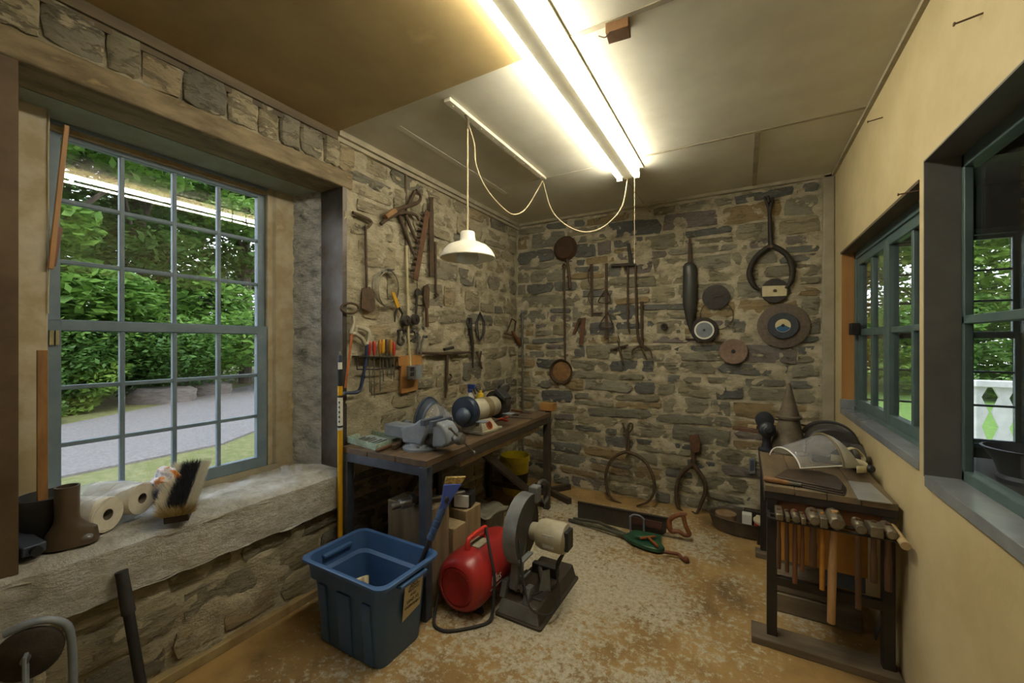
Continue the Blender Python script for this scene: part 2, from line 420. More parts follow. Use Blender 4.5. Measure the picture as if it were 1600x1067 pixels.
# the far away end of the room, behind the camera
struct('wall_rear', MB().bb(XL - .1, XR + .2, YR - .12, YR, 0, ZC), M_tan, 'plain tan wall closing the room behind the camera', 'wall')

# lintel, steel plates, casings of the left window
lt = MB(); lt.bb(XL - .2, XL + .02, .0, 1.72, WZ1, 2.50)
struct('trim_1', lt, M_lintel, 'peeling timber lintel over the left window', 'lintel', bevel=.008)
struct('trim_2', MB().bb(XL - .185, XL + .018, WY1 - .012, WY1 + .02, WZ0, WZ1 - .001), M_steel, 'flat steel plate lining the right jamb of left window', 'trim', bevel=.002)
struct('trim_3', MB().bb(XL - .06, XL + .02, .10, WY0, WZ0 - .01, WZ1 - .001), M_brownsteel, 'dark brown post at the left jamb of the left window', 'trim', bevel=.002)
sf = MB(); sf.prism([(XL - .2, 0, WZ1), (XL - .37, 0, WZ1 - .03), (XL - .37, 0, WZ1 + .1), (XL - .2, 0, WZ1 + .1)], (0, 1.72, 0))
struct('trim_4', sf, M_soffit, 'pale flaking plaster soffit above the left window', 'trim')
cs = thing('trim_5', 'tan peeling wooden casing around the left sash window', 'trim', (XL - .40, 1.0, .8)); cs['kind'] = 'structure'
GX = -2.50
for n_, b_ in (('casing_board', (GX - .03, GX + .015, 1.40, 1.57, .62, 2.42)), ('casing_board', (GX - .03, XL - .29, .30, .50, .62, 2.42)), ('casing_board', (GX - .03, XL - .36, .36, WY1, 2.335, 2.42))):
    MB().bb(*b_).obj(n_, M_casing if b_[2] > .31 else mat('pale_casing_paint', (192, 184, 162), (164, 148, 114), rough=.7, scale=5, bump=.06), cs, bevel=.004)
struct('trim_6', MB().bb(XL - .285, XL - .06, .335, WY0, WZ0, WZ1), mat('pale_board', (176, 172, 152), (150, 138, 108), rough=.7, scale=5), 'pale painted boards lining the left jamb', 'trim')
def sill():
    b = MB(); ny, nx = 80, 22
    for (x0, x1, z0, z1, vert) in ((XL - .42, XL + .05, .68, .68, 0), (XL + .05, XL + .05, .68, .47, 1), (XL + .05, XL - .05, .47, .46, 2)):
        k0 = len(b.v); nn = nx if not vert else 10
        for i in range(ny + 1):
            for j in range(nn + 1):
                y = -.2 + 1.9 * i / ny; t = j / nn; x = x0 + (x1 - x0) * t; z = z0 + (z1 - z0) * t
                q = V((x, y, z)); d = noise.fractal(q * 9, .8, 2.1, 4) * .012
                e = 0 if vert != 0 else -.03 * max(0, (t - .86) / .14) ** 2
                if vert == 1: e = -.03 * (1 - t) ** 4 * 1; 
                b.v.append(V((x + (d if vert == 1 else 0) + (-.02 * max(0, t - .6) if vert == 1 else 0), y, z + (d if vert != 1 else 0) + (e if vert != 1 else (-.03 if t == 0 else 0)))))
        for i in range(ny):
            for j in range(nn):
                a = k0 + i * (nn + 1) + j; b.f.append((a, a + nn + 1, a + nn + 2, a + 1))
    b.bb(XL - .42, XL + .03, WY1 + .02, WY1 + .022, .48, .64)
    return b
o = struct('trim_7', sill(), M_sill, 'thick worn whitewashed sill slab under the left window', 'window sill')
for p in o.data.polygons: p.use_smooth = True
struct('baseboard_left', MB().bb(XL - .02, XL + .03, -.6, 3.6, 0, .045), mat('dusty_wood_strip', (158, 138, 96), (134, 112, 74), rough=.8, scale=9), 'thin dusty wooden strip along foot of left wall', 'baseboard', bevel=.004)

# ------------------------------------------------------------------ floor, ceiling
struct('floor', MB().bb(XL - .1, XR + .1, YR - .1, YB + .05, -.08, 0), floor_mat(), 'brown floor with worn flaking white paint', 'floor')
ce = struct('ceiling', MB().bb(XL - .1, XR + .12, YR - .1, YB + .1, ZC + .012, ZC + .1), M_board, 'ceiling of pale boards, some browned, with thin joints', 'ceiling')
JX = (-.74, .07)
def cpanel(x0, x1, y0, y1, m, z=ZC): MB().bb(x0 + .003, x1 - .003, y0 + .003, y1 - .003, z, z + .012).obj('panel', m, ce, bevel=.0015)
cpanel(XL, -.80, 1.6, 2.86, M_board); cpanel(XL, -.80, 2.86, YB, M_board)
cpanel(-.80, XR, .34, 1.6, M_board); cpanel(-.80, XR, 1.6, 2.86, M_board); cpanel(-.80, .07, 2.86, YB, M_board); cpanel(.07, XR, 2.86, YB, M_board)
cpanel(XL, -.80, .34, 1.6, M_boardbrown, ZC - .014); cpanel(XL, -.80, -.9, .34, M_boardbrown, ZC - .014); cpanel(-.8, XR, -.9, .34, M_board)
cpanel(XL, XR, YR, -.9, M_board)
MB().bb(.055, .085, 2.87, YB - .02, ZC - .004, ZC).obj('joint_strip', M_lighttrim, ce)
MB().bb(-.80, XR, 1.585, 1.61, ZC - .003, ZC).obj('joint_strip', M_lighttrim, ce)
MB().bb(-.74, XR, 2.85, 2.872, ZC - .003, ZC).obj('joint_strip', M_lighttrim, ce)
MB().bb(-1.79, -1.75, 1.75, 3.0, ZC - .002, ZC).obj('joint_tape', mat('pale_tape', (214, 210, 196)), ce)
struct('trim_8', MB().bb(XL - .02, XL + .035, YR, 1.6, ZC - .06, ZC - .015).bb(XL - .02, XL + .02, YR, 1.6, ZC - .085, ZC - .06), M_darkwood, 'dark wooden cornice along left wall under the brown board', 'trim')
struct('trim_9', MB().bb(XL - .02, XL + .05, 1.6, YB, ZC - .035, ZC).bb(XL - .02, XL + .028, 1.6, YB, ZC - .06, ZC - .035), M_lighttrim, 'grey moulded cornice along the far half of left wall', 'trim')
struct('trim_10', MB().bb(XL, XR, YB - .035, YB + .01, ZC - .025, ZC), M_lighttrim, 'thin grey cornice strip above the back wall', 'trim')
struct('trim_11', MB().bb(XR - .02, XR, YR, YB, ZC - .02, ZC), M_lighttrim, 'thin cornice strip above the tan right wall', 'trim')

# ------------------------------------------------------------------ right wall with two interior windows
Y1a, Y1b, Z1a, Z1b = 2.155, 3.63, .985, 2.08
Y2a, Y2b, Z2a, Z2b = .6, 2.07, .955, 2.12
wr = MB(); T = .11
wr.bb(XR, XR + T, YR, YB + .4, -.1, Z2a); wr.bb(XR, XR + T, Y1a, YB + .4, Z2a, Z1a)
wr.bb(XR, XR + T, YR, Y2a, Z2a, ZC); wr.bb(XR, XR + T, Y2a, Y2b, Z2b, ZC); wr.bb(XR, XR + T, Y2b, Y1a, Z2a, ZC)
wr.bb(XR, XR + T, Y1a, Y1b, Z1b, ZC); wr.bb(XR, XR + T, Y1b, YB + .4, Z1a, ZC)
wo = struct('wall_right', wr, M_tan, 'tan painted plaster wall with two interior windows', 'wall')

def sash(parent, name, axis, pos, a0, a1, z0, z1, nc, nr, st, top, bot, mw, dep, m, glass=True):
    """a glazed sash in the plane axis=pos; a runs along the wall"""
    def bx(b, p0, p1, q0, q1, d0, d1):
        if axis == 'x': b.bb(pos + d0, pos + d1, p0, p1, q0, q1)
        else: b.bb(p0, p1, pos + d0, pos + d1, q0, q1)
        return b
    f = MB()
    bx(f, a0, a0 + st, z0, z1, -dep / 2, dep / 2); bx(f, a1 - st, a1, z0, z1, -dep / 2, dep / 2)
    bx(f, a0 + st, a1 - st, z1 - top, z1, -dep / 2, dep / 2); bx(f, a0 + st, a1 - st, z0, z0 + bot, -dep / 2, dep / 2)
    fo = f.obj(name, m, parent, bevel=.003)
    g0, g1, h0, h1 = a0 + st, a1 - st, z0 + bot, z1 - top
    cw, ch = (g1 - g0) / nc, (h1 - h0) / nr
    for i in range(1, nc): bx(MB(), g0 + cw * i - mw / 2, g0 + cw * i + mw / 2, h0, h1, -dep * .35, dep * .35).obj('muntin', m, fo, bevel=.003)
    for j in range(1, nr): bx(MB(), g0, g1, h0 + ch * j - mw / 2, h0 + ch * j + mw / 2, -dep * .33, dep * .33).obj('muntin', m, fo, bevel=.003)
    if glass:
        for i in range(nc):
            for j in range(nr):
                bx(MB(), g0 + cw * i + .001, g0 + cw * (i + 1) - .001, h0 + ch * j + .001, h0 + ch * (j + 1) - .001, -.0015, .0015).obj('pane', M_glass, fo)
    return fo
def wthing(name, label, loc):
    t = thing(name, label, 'window', loc); t['kind'] = 'structure'; return t
w1 = wthing('window_1', 'blue-grey double-hung sash window, twelve panes over twelve', (GX, .95, .74))
sash(w1, 'upper_sash', 'x', GX - .035, .495, 1.415, 1.50, 2.36, 4, 3, .055, .045, .035, .018, .036, M_sash)
sash(w1, 'lower_sash', 'x', GX, .49, 1.395, .715, 1.545, 4, 3, .055, .045, .062, .018, .036, M_sash)
MB().bb(GX - .06, GX + .015, 1.425, 1.452, .7, 2.37).bb(GX - .06, GX + .015, .42, .462, .7, 2.37).bb(GX - .06, GX + .015, .42, 1.45, 2.36, 2.385).obj('window_frame', M_sash, w1, bevel=.002)
MB().bb(GX - .12, GX + .02, .40, 1.47, .655, .715).obj('bottom_rail', M_lighttrim, w1)
MB().bb(GX + .019, GX + .034, .512, .524, 1.44, 1.50).bb(GX + .019, GX + .03, .53, .54, 1.44, 1.50).obj('sash_catch', mat('brass_catch', (170, 160, 120), rough=.4, metal=.6), w1)

w2 = wthing('window_2', 'teal-grey two-leaf casement window near the back wall', (XR + .08, 2.9, 1.0))
MB().bb(XR + .07, XR + .13, Y1a, Y1a + .035, Z1a, Z1b).bb(XR + .07, XR + .13, Y1b - .05, Y1b, Z1a, Z1b).bb(XR + .07, XR + .13, Y1a, Y1b, Z1b - .06, Z1b).bb(XR + .07, XR + .13, Y1a, Y1b, Z1a, Z1a + .03).obj('window_frame', M_teal, w2, bevel=.003)
sash(w2, 'casement_leaf', 'x', XR + .10, Y1a + .036, 2.93, Z1a + .03, Z1b - .06, 2, 2, .05, .05, .05, .03, .04, M_teal)
sash(w2, 'casement_leaf', 'x', XR + .10, 2.932, Y1b - .051, Z1a + .03, Z1b - .06, 2, 2, .05, .05, .05, .045, .04, M_teal)
MB().bb(XR + .03, XR + .08, 3.50, 3.56, 1.50, 1.58).obj('latch', mat('dark_iron', (44, 42, 40), (58, 54, 50), rough=.55, metal=.6), w2, bevel=.006)
struct('trim_12', MB().bb(XR + .002, XR + .075, Y1b - .012, Y1b + .001, Z1a + .07, Z1b - .02), M_orangewood, 'orange pine board in the far jamb of small window', 'trim')
struct('trim_13', MB().bb(XR - .004, XR + .085, Y1a, Y1b, Z1b - .012, Z1b + .001), M_darkwood, 'dark head board over the casement window', 'trim')
struct('trim_14', MB().bb(XR - .006, XR + .075, Y1a, Y1b, Z1a - .03, Z1a + .008).bb(XR - .006, XR + .075, Y1b - .014, Y1b, Z1a, Z1a + .07), M_greysill, 'smooth grey sill sheet under the casement window', 'window sill', bevel=.002)

w3 = wthing('window_3', 'large teal-grey window at the right edge, one mid rail', (XR + .08, 1.3, .97))
MB().bb(XR + .085, XR + .11, Y2b - .027, Y2b - .006, Z2a, Z2b).bb(XR + .085, XR + .13, Y2a, Y2a + .05, Z2a, Z2b).bb(XR + .085, XR + .13, Y2a, Y2b, Z2b - .05, Z2b).bb(XR + .085, XR + .13, Y2a, Y2b, Z2a, Z2a + .04).bb(XR + .085, XR + .13, Y2a, Y2b, 1.515, 1.545).obj('window_frame', M_teal, w3, bevel=.003)
MB().bb(XR + .108, XR + .111, Y2a + .05, Y2b - .045, Z2a + .04, 1.515).obj('pane', M_glass, w3)
MB().bb(XR + .108, XR + .111, Y2a + .05, Y2b - .045, 1.545, Z2b - .05).obj('pane', M_glass, w3)
struct('trim_15', MB().bb(XR - .012, XR + .085, Y2b - .006, Y2b + .003, Z2a, Z2b).bb(XR - .012, XR + .085, Y2a, Y2b, Z2b - .003, Z2b + .003), M_greyliner, 'grey liner boards inside the right-hand window opening', 'trim')
struct('trim_16', MB().bb(XR - .012, XR + .085, Y2a, Y2b - .006, Z2a - .035, Z2a + .006), M_greysill, 'smooth grey sill sheet under the right-hand window', 'window sill', bevel=.002)

# ------------------------------------------------------------------ the dim room beyond the right wall
M_dark = mat('dark_stained_boards', (62, 54, 46), (48, 42, 36), rough=.7, scale=8)
PX, PY = 3.4, 4.3
struct('wall_porch', MB().bb(PX, PX + .1, YR, PY, -.1, 2.6).bb(XR + T, PX, YR - .1, YR, -.1, 2.6)
       .bb(XR + T, .765, PY, PY + .1, -.1, 2.6).bb(1.75, PX, PY, PY + .1, -.1, 2.6).bb(.765, 1.75, PY, PY + .1, 2.28, 2.6).bb(.765, 1.75, PY, PY + .1, -.1, .68), M_dark, 'dark board walls of the room beyond the windows', 'wall')
struct('ceiling_porch', MB().bb(XR + T, PX, YR, PY, 2.6, 2.7).bb(XR + T, PX, 3.2, 3.32, 2.46, 2.6).bb(XR + T, PX, 2.2, 2.32, 2.46, 2.6), M_dark, 'dark beamed ceiling of the room beyond the windows', 'ceiling')
struct('floor_porch', MB().bb(XR + T, PX, YR, PY, -.08, 0), M_dark, 'dark floor of the room beyond the windows', 'floor')
w4 = wthing('window_4', 'white-lit sash window in the room beyond, six rows of panes', (1.2, PY, .7))
MB().bb(.765, .80, PY - .02, PY + .1, .68, 2.28).bb(1.71, 1.75, PY - .02, PY + .1, .68, 2.28).bb(.765, 1.75, PY - .02, PY + .1, 2.24, 2.28).bb(.765, 1.75, PY - .02, PY + .1, .68, .71).obj('window_frame', M_teal, w4)
sash(w4, 'upper_sash', 'y', PY + .05, .80, 1.71, 1.49, 2.24, 1, 3, .03, .03, .04, .016, .03, M_teal)
sash(w4, 'lower_sash', 'y', PY + .02, .80, 1.71, .71, 1.52, 1, 3, .03, .04, .03, .016, .03, M_teal)

# ------------------------------------------------------------------ outdoors
GZ = -.2
M_grass = mat('lawn', (104, 102, 70), (84, 90, 52), rough=.95, scale=9, bump=.6, bscale=60, spec=.1, c3=(134, 124, 94))
M_road = mat('gravel_road', (110, 106, 104), (93, 90, 88), rough=.95, scale=22, bump=.4, bscale=90, spec=.1, c3=(134, 130, 126))
def sheet(name, pts, z, m, label, cat):
    b = MB(); b.prism([(x, y, z) for x, y in pts], (0, 0, -.05)); return struct(name, b, m, label, cat)
sheet('lawn', [(XL - .5, -30), (-60, -30), (-60, 50), (XL - .5, 50)], GZ, M_grass, 'lawn and verge outside the left window', 'lawn')
sheet('back_lawn', [(XL - .5, YB + .45), (40, YB + .45), (40, 50), (XL - .5, 50)], GZ - .3, mat('green_lawn', (112, 140, 74), (92, 122, 58), rough=.95, scale=6, bump=.5, bscale=60, spec=.1, c3=(136, 154, 92)), 'lawn beyond the far window', 'lawn')
sheet('gravel_road', [(-7.0, -20), (-7.2, 1.5), (-7.3, 3.4), (-8.4, 5), (-12, 8), (-22, 16), (-26, 15), (-16.8, 9), (-13.8, 5.6), (-11.6, 2.5), (-11, -2), (-11, -20)], GZ + .03, M_road, 'pale grey gravel road outside the left window', 'road')

def leaf_mat(name, c1, c2, c3):
    m = mat(name, c1, c2, rough=.6, scale=1.6, lo=.35, hi=.6, c3=c3, spec=.3)
    b = m.node_tree.nodes['Principled BSDF']
    nt = m.node_tree; tr = nt.nodes.new('ShaderNodeBsdfTranslucent'); mx = nt.nodes.new('ShaderNodeMixShader'); mx.inputs[0].default_value = .45
    r = [n for n in nt.nodes if n.type == 'VALTORGB'][0]
    nz = [n for n in nt.nodes if n.type == 'TEX_NOISE'][0]; nz.inputs['Detail'].default_value = 10; nz.inputs['Roughness'].default_value = .8
    nt.links.new(r.outputs[0], tr.inputs[0]); nt.links.new(b.outputs[0], mx.inputs[1]); nt.links.new(tr.outputs[0], mx.inputs[2])
    nt.links.new(mx.outputs[0], nt.nodes['Material Output'].inputs[0]); return m
LEAF = [leaf_mat('maple_leaves', (70, 104, 42), (102, 136, 58), (134, 162, 80)), leaf_mat('dark_leaves', (52, 82, 38), (80, 112, 50), (108, 138, 70)), leaf_mat('yellow_green_leaves', (98, 130, 50), (130, 158, 74), (160, 180, 98))]
M_bark = mat('grey_bark', (86, 76, 64), (60, 52, 44), rough=.9, scale=10, stretch=(1, 1, .2), bump=.5)
nr = np.random.default_rng(5)
def leaf_mesh(name, blobs, n, size, m, parent):
    per = [max(1, int(n * b[3] ** 2 / sum(q[3] ** 2 for q in blobs))) for b in blobs]
    cs_ = []
    for b, k in zip(blobs, per):
        d = nr.normal(size=(k, 3)); d /= np.linalg.norm(d, axis=1)[:, None]
        r = b[3] * nr.uniform(.35, 1.0, size=(k, 1)) ** .5
        sq = np.array([1, 1, .62])
        cs_.append(np.array(b[:3]) + d * r * sq)
    c = np.concatenate(cs_); k = len(c)
    a = nr.normal(size=(k, 3)); a[:, 2] *= .35; a /= np.linalg.norm(a, axis=1)[:, None]
    t = nr.normal(size=(k, 3)); t[:, 2] += 2.2; bb_ = np.cross(a, t); bb_ /= np.linalg.norm(bb_, axis=1)[:, None]
    s = size * nr.uniform(.6, 1.3, size=(k, 1))
    v = np.stack([c - a * s, c + bb_ * s * .5 - a * s * .1, c + a * s, c - bb_ * s * .5 - a * s * .1], 1).reshape(-1, 3)
    inv = WORLD_K[parent].inverted(); v = v + np.array(inv.translation)
    me = bpy.data.meshes.new(name); me.from_pydata(v.tolist(), [], np.arange(4 * k).reshape(-1, 4).tolist()); me.materials.append(m)
    o = col_link(bpy.data.objects.new(name, me)); o.parent = parent; o['kind'] = 'stuff'; return o
def plant(name, label, cat, x, y, z, blobs, n, size, m, trunk=None, group=None):
    t = thing(name, label, cat, (x, y, z), group=group)
    leaf_mesh('foliage', [(x + b[0], y + b[1], z + b[2], b[3]) for b in blobs], n, size, m, t)
    if trunk:
        h, r = trunk; tb = MB()
        tb.tube(spline([(x, y, z - .1), (x + .1, y + .05, z + h * .4), (x - .05, y, z + h)], 4), [r * (1 - .6 * i / 8) for i in range(9)], 9)
        tb.obj('trunk', M_bark, t)
        bb2 = MB()
        for b in blobs[::2]:
            e = V((x + b[0], y + b[1], z + b[2])); s0 = V((x, y, z + min(h * .8, max(.5, b[2] * .55))))
            bb2.tube(spline([s0, s0.lerp(e, .5) + V((0, 0, .15)), e], 3), [r * .35, r * .3, r * .25, r * .2, r * .16, r * .12, r * .08], 6)
        bb2.obj('branches', M_bark, t)
    return t
def crown(h0, h1, rad, n):
    return [(nr.normal() * rad * .5, nr.normal() * rad * .5, nr.uniform(h0, h1), rad * nr.uniform(.38, .62)) for _ in range(n)]
TREES = [(-15.2, 2.6, .8, 9.5, 2.6, 0, 'broad maple with a dark trunk, leftmost in the window'), (-18.5, 6.0, 1.2, 10.5, 3.0, 1, 'tall dark green tree behind the road, left of centre'),
         (-17.6, 9.0, 1.0, 9.5, 2.8, 0, 'full green maple behind the flat rocks'), (-20.5, 12.6, 2.2, 8.6, 2.7, 2, 'lighter yellow-green tree at the right of the window view'),
         (-24, 8.5, 2.0, 9.6, 3.2, 1, 'dark tree far behind the maples'), (-16.5, -.8, .8, 9.5, 2.6, 1, 'dark tree at the left edge of the window view'), (-25, 17.5, 2, 8.0, 3.0, 0, 'distant tree past the bend of the road')]
for (x, y, h0, h1, rad, k, lb) in TREES:
    plant('maple_tree', lb, 'tree', x, y, GZ, crown(h0, h1, rad, 24), 20000, .15, LEAF[k], (h1 * .8, .24 if y != 2.6 else .34), 'trees beyond the road')
SHR = [(-12.8, 1.4, 1.2, 1, 'low dark shrub at the left road edge'), (-13.3, 2.9, 1.0, 2, 'bright low shrub beside the road, second from the left'), (-14.3, 4.2, 1.6, 1, 'bushy green shrub left of the flat rocks'), (-15.6, 5.6, 1.9, 0, 'tall leafy shrub just behind the flat rocks'), (-17.0, 7.6, 1.9, 2, 'yellow-green shrub behind the right end of rocks'), (-18.6, 10.4, 1.7, 0, 'green shrub at the far bend of the road'), (-14.4, 1.2, 1.9, 0, 'tall shrub under the leftmost maple'), (-15.5, 3.6, 2.2, 1, 'large dark shrub between two maples')]
for (x, y, r_, k, lb) in SHR:
    plant('shrub', lb, 'shrub', x, y, GZ, [(nr.normal() * r_ * .5, nr.normal() * r_ * .55, nr.uniform(.25, 1.1) * r_, r_ * .55) for _ in range(9)], 6500, .075, LEAF[k], None, 'shrubs along the road')
M_rock = mat('grey_flat_rock', (98, 92, 88), (76, 70, 66), rough=.9, scale=5, stretch=(1, 1, 4), bump=.5, bscale=12)
def rock(x, y, l, w, h, rz, label):
    t = MB(); n = 14; Mz = Matrix.Rotation(rz, 3, 'Z'); rg = random.Random(int(x * 100))
    for k, (q, hh) in enumerate(((1, -.05), (1.02, .45), (.96, .8), (.75, 1))):
        for i in range(n):
            a = 2 * math.pi * i / n; j = 1 + rg.uniform(-.12, .12)
            t.v.append(V((x, y, GZ)) + Mz @ V((math.cos(a) * l / 2 * q * j, math.sin(a) * w / 2 * q * j, hh * h * (1 + rg.uniform(-.08, .08)))))
    for k in range(3):
        for i in range(n): t.f.append((k * n + i, k * n + (i + 1) % n, (k + 1) * n + (i + 1) % n, (k + 1) * n + i))
    t.f.append(tuple(range(3 * n, 4 * n)))
    tag(t.obj('flat_rock', M_rock, loc=(x, y, GZ)), label, 'rock', 'flat rocks along the road')
rock(-13.9, 5.0, 1.6, .9, .42, R(45), 'flat grey rock beside the road, left of the pair'); rock(-14.9, 6.3, 1.7, .9, .38, R(40), 'flat grey rock beside the road, right of the pair')
BT = [(2.6, 25, 1, 9, 3.4, 0, 'large tree beyond the far window, straight behind it'), (7.2, 24, 1, 9, 3.4, 2, 'pale green tree beyond the far window, to the right'), (-1.6, 27, 1, 9, 3.4, 1, 'dark tree beyond the far window, to the left'), (5.0, 31, 1, 11, 3.8, 1, 'tall dark tree far behind the lawn'), (11.5, 26, 1, 9, 3.4, 0, 'tree at the far right of the back lawn')]
for (x, y, h0, h1, rad, k, lb) in BT:
    plant('maple_tree', lb, 'tree', x, y, GZ - .3, crown(h0, h1, rad, 22), 11000, .2, LEAF[k], (h1 * .8, .2), 'trees behind the back lawn')
for i, (x, y, r_, k) in enumerate([(.5, 20.5, 2.1, 1), (3.8, 21.2, 2.2, 2), (7.0, 20.4, 2.1, 0), (10.2, 21.5, 2.3, 1), (13.4, 22.5, 2.3, 2)]):
    plant('shrub', ['dark', 'yellow-green', 'leafy', 'second dark', 'pale'][i] + ' shrub at the edge of the back lawn', 'shrub', x, y, GZ - .3, [(nr.normal() * r_ * .5, nr.normal() * r_ * .4, nr.uniform(.3, 1.5) * r_, r_ * .55) for _ in range(9)], 3600, .13, LEAF[k], None, 'shrubs behind the back lawn')
bt = thing('balustrade', 'white painted wooden balustrade outside the far window', 'railing', (2.5, 7.0, GZ))
M_white = mat('weathered_white_paint', (196, 196, 192), (176, 176, 172), rough=.7, scale=6)
MB().bb(2.25, 4.6, 6.95, 7.07, .92, 1.0).obj('top_rail', M_white, bt, bevel=.01); MB().bb(2.25, 4.6, 6.97, 7.05, .2, .28).obj('bottom_rail', M_white, bt, bevel=.01)
for i in range(10):
    x = 2.42 + i * .225
    MB().prism([(x - .09, 7.0, .28), (x + .09, 7.0, .28), (x + .04, 7.0, .45), (x + .10, 7.0, .62), (x + .04, 7.0, .8), (x + .09, 7.0, .92), (x - .09, 7.0, .92), (x - .04, 7.0, .8), (x - .10, 7.0, .62), (x - .04, 7.0, .45)], (0, .03, 0)).obj('baluster', M_white, bt)
MB().bb(2.16, 2.26, 6.93, 7.07, GZ - .3, 1.06).obj('post', M_white, bt); MB().bb(4.6, 4.7, 6.93, 7.07, GZ - .3, 1.06).obj('post', M_white, bt)
# ------------------------------------------------------------------ ceiling light, pendant lamp
M_tube = emit('lit_fluorescent_tube', (1.0, .955, .81), TUBE_POWER)
M_fixt = mat('cream_fixture_enamel', (226, 218, 190), (214, 204, 172), rough=.4, scale=5)
M_endcap = mat('lamp_socket', (220, 214, 196), rough=.5)
LXC = -.735
fx = thing('fluorescent_light', 'long lit two-tube fluorescent strip light on the ceiling', 'ceiling light', (LXC, 1.8, ZC))
MB().bb(LXC - .105, LXC + .105, .55, 3.02, ZC - .012, ZC).prism([(LXC - .06, .55, ZC - .012), (LXC - .035, .55, ZC - .07), (LXC + .035, .55, ZC - .07), (LXC + .06, .55, ZC - .012)], (0, 2.47, 0)).obj('housing', M_fixt, fx)
for sx_ in (-.062, .062):
    MB().tube([(LXC + sx_, .60, ZC - .06), (LXC + sx_, 2.99, ZC - .06)], .019, 14).obj('tube', M_tube, fx)
    for y0 in (.57, 2.992): MB().bb(LXC + sx_ - .018, LXC + sx_ + .018, y0, y0 + .023, ZC - .085, ZC - .01).obj('socket', M_endcap, fx)
M_cord = mat('cream_flex', (196, 182, 146), (178, 162, 126), rough=.6)
t = thing('pull_cord', 'thin pull cord hanging from the fluorescent light', 'cord', (-.70, 3.0, ZC - .07))
b = V((-.69, 3.0, 0)); MB().tube([(-.69, 3.0, ZC - .07), (-.69, 3.0, onY(991, 405, 3.0).z)], .0018, 6).obj('string', M_cord, t)
MB().lathe([(.002, 0), (.005, -.012), (.004, -.03), (.001, -.032)], (-.69, 3.0, onY(991, 405, 3.0).z), (0, 0, 1), 10).obj('toggle', M_fixt, t)
t = thing('wire_rail', 'white wooden strip screwed to the ceiling for the lamp cord', 'strip', (-1.34, 2.25, ZC))
MB().bb(-1.36, -1.32, 1.67, 2.85, ZC - .02, ZC).obj('strip', mat('white_batten', (222, 216, 200), (200, 192, 170), rough=.6, scale=12), t, bevel=.003)
for i in range(9): MB().lathe([(.005, 0), (.004, -.003), (.0, -.003)], (-1.34, 1.72 + i * .133, ZC - .02), (0, 0, 1), 8).obj('screw', M_fixt, t)
PLX, PLY = -1.317, 1.82
zr = onY(731, 404, PLY).z
t = thing('pendant_lamp', 'white enamel pendant lamp hanging on a cord, unlit', 'pendant lamp', (PLX, PLY, zr))
prof = [(.150, 0), (.152, .004), (.147, .02), (.132, .045), (.108, .068), (.075, .083), (.048, .092), (.042, .102), (.040, .14), (.036, .146), (.006, .147)]
b = MB(); b.lathe([(r_, h) for r_, h in prof] , (PLX, PLY, zr), (0, 0, 1), 48, caps=False)
b.lathe([(max(r_ - .004, .002), h - .003 if h > .01 else h) for r_, h in prof[:8]], (PLX, PLY, zr), (0, 0, 1), 48, caps=False)
b.lathe([(.150, 0), (.146, 0)], (PLX, PLY, zr), (0, 0, 1), 48, caps=False)
b.obj('shade', M_white_ := mat('white_lamp_enamel', (238, 234, 220), (228, 222, 204), rough=.28, scale=4), t)
MB().lathe([(.012, .075), (.03, .06), (.056, .03), (.062, .004), (.055, -.014), (.035, -.026), (.0, -.03)], (PLX, PLY, zr), (0, 0, 1), 28).obj('bulb', mat('frosted_bulb', (206, 214, 210), rough=.35), t)
cp = [(PLX, PLY, zr + .146), (PLX, PLY, ZC - .09)]
MB().tube(cp, .0045, 8).obj('cord', M_cord, t)
MB().tube([(PLX, PLY, ZC - .1), (PLX, PLY + .004, ZC - .05), (PLX - .015, PLY, ZC - .02)], .007, 8).obj('hook', mat('dark_hook', (84, 74, 58), rough=.6), t)
sw = [V((PLX, PLY, ZC - .06))] + [onX(x, y, -1.335) for x, y in ((741, 225), (744, 258), (760, 295), (787, 326), (805, 335), (824, 323))] + [V((-1.35, 2.84, ZC - .03))]
MB().tube(spline(sw, 6), .0042, 8).obj('swag_cord', M_cord, t)
A_, B_ = V((-1.35, 2.85, 0)), V((-.74, 3.03, 0)); nn_ = V((B_.y - A_.y, -(B_.x - A_.x), 0)).normalized()
def swp(px, py):
    d = ray(px, py); return EYE + d * ((A_ - V((0, 0, 0))).dot(nn_) / d.dot(nn_))
sw = [V((-1.35, 2.85, ZC - .025))] + [swp(x, y) for x, y in ((861, 326), (881, 349), (905, 361), (927, 361), (950, 349), (972, 322))] + [V((-.745, 3.028, ZC - .05))]
MB().tube(spline(sw, 6), .0042, 8).obj('swag_cord', M_cord, t)
t = thing('ceiling_block', 'small brown wooden block with a bent wire hook on ceiling', 'block', onZ(966, 40, ZC))
p = onZ(966, 40, ZC); MB().box((p.x, p.y, ZC - .02), (.09, .07, .04), .1).obj('block', mat('brown_block', (128, 92, 54), (108, 76, 44), rough=.7, scale=14), t, bevel=.003)
q = onZ(955, 47, ZC - .03); MB().tube(spline([q, q + V((-.01, -.01, -.02)), q + V((-.02, -.02, -.035)), q + V((-.045, -.02, -.02))], 4), .0025, 6).obj('hook', M_darkwood, t)
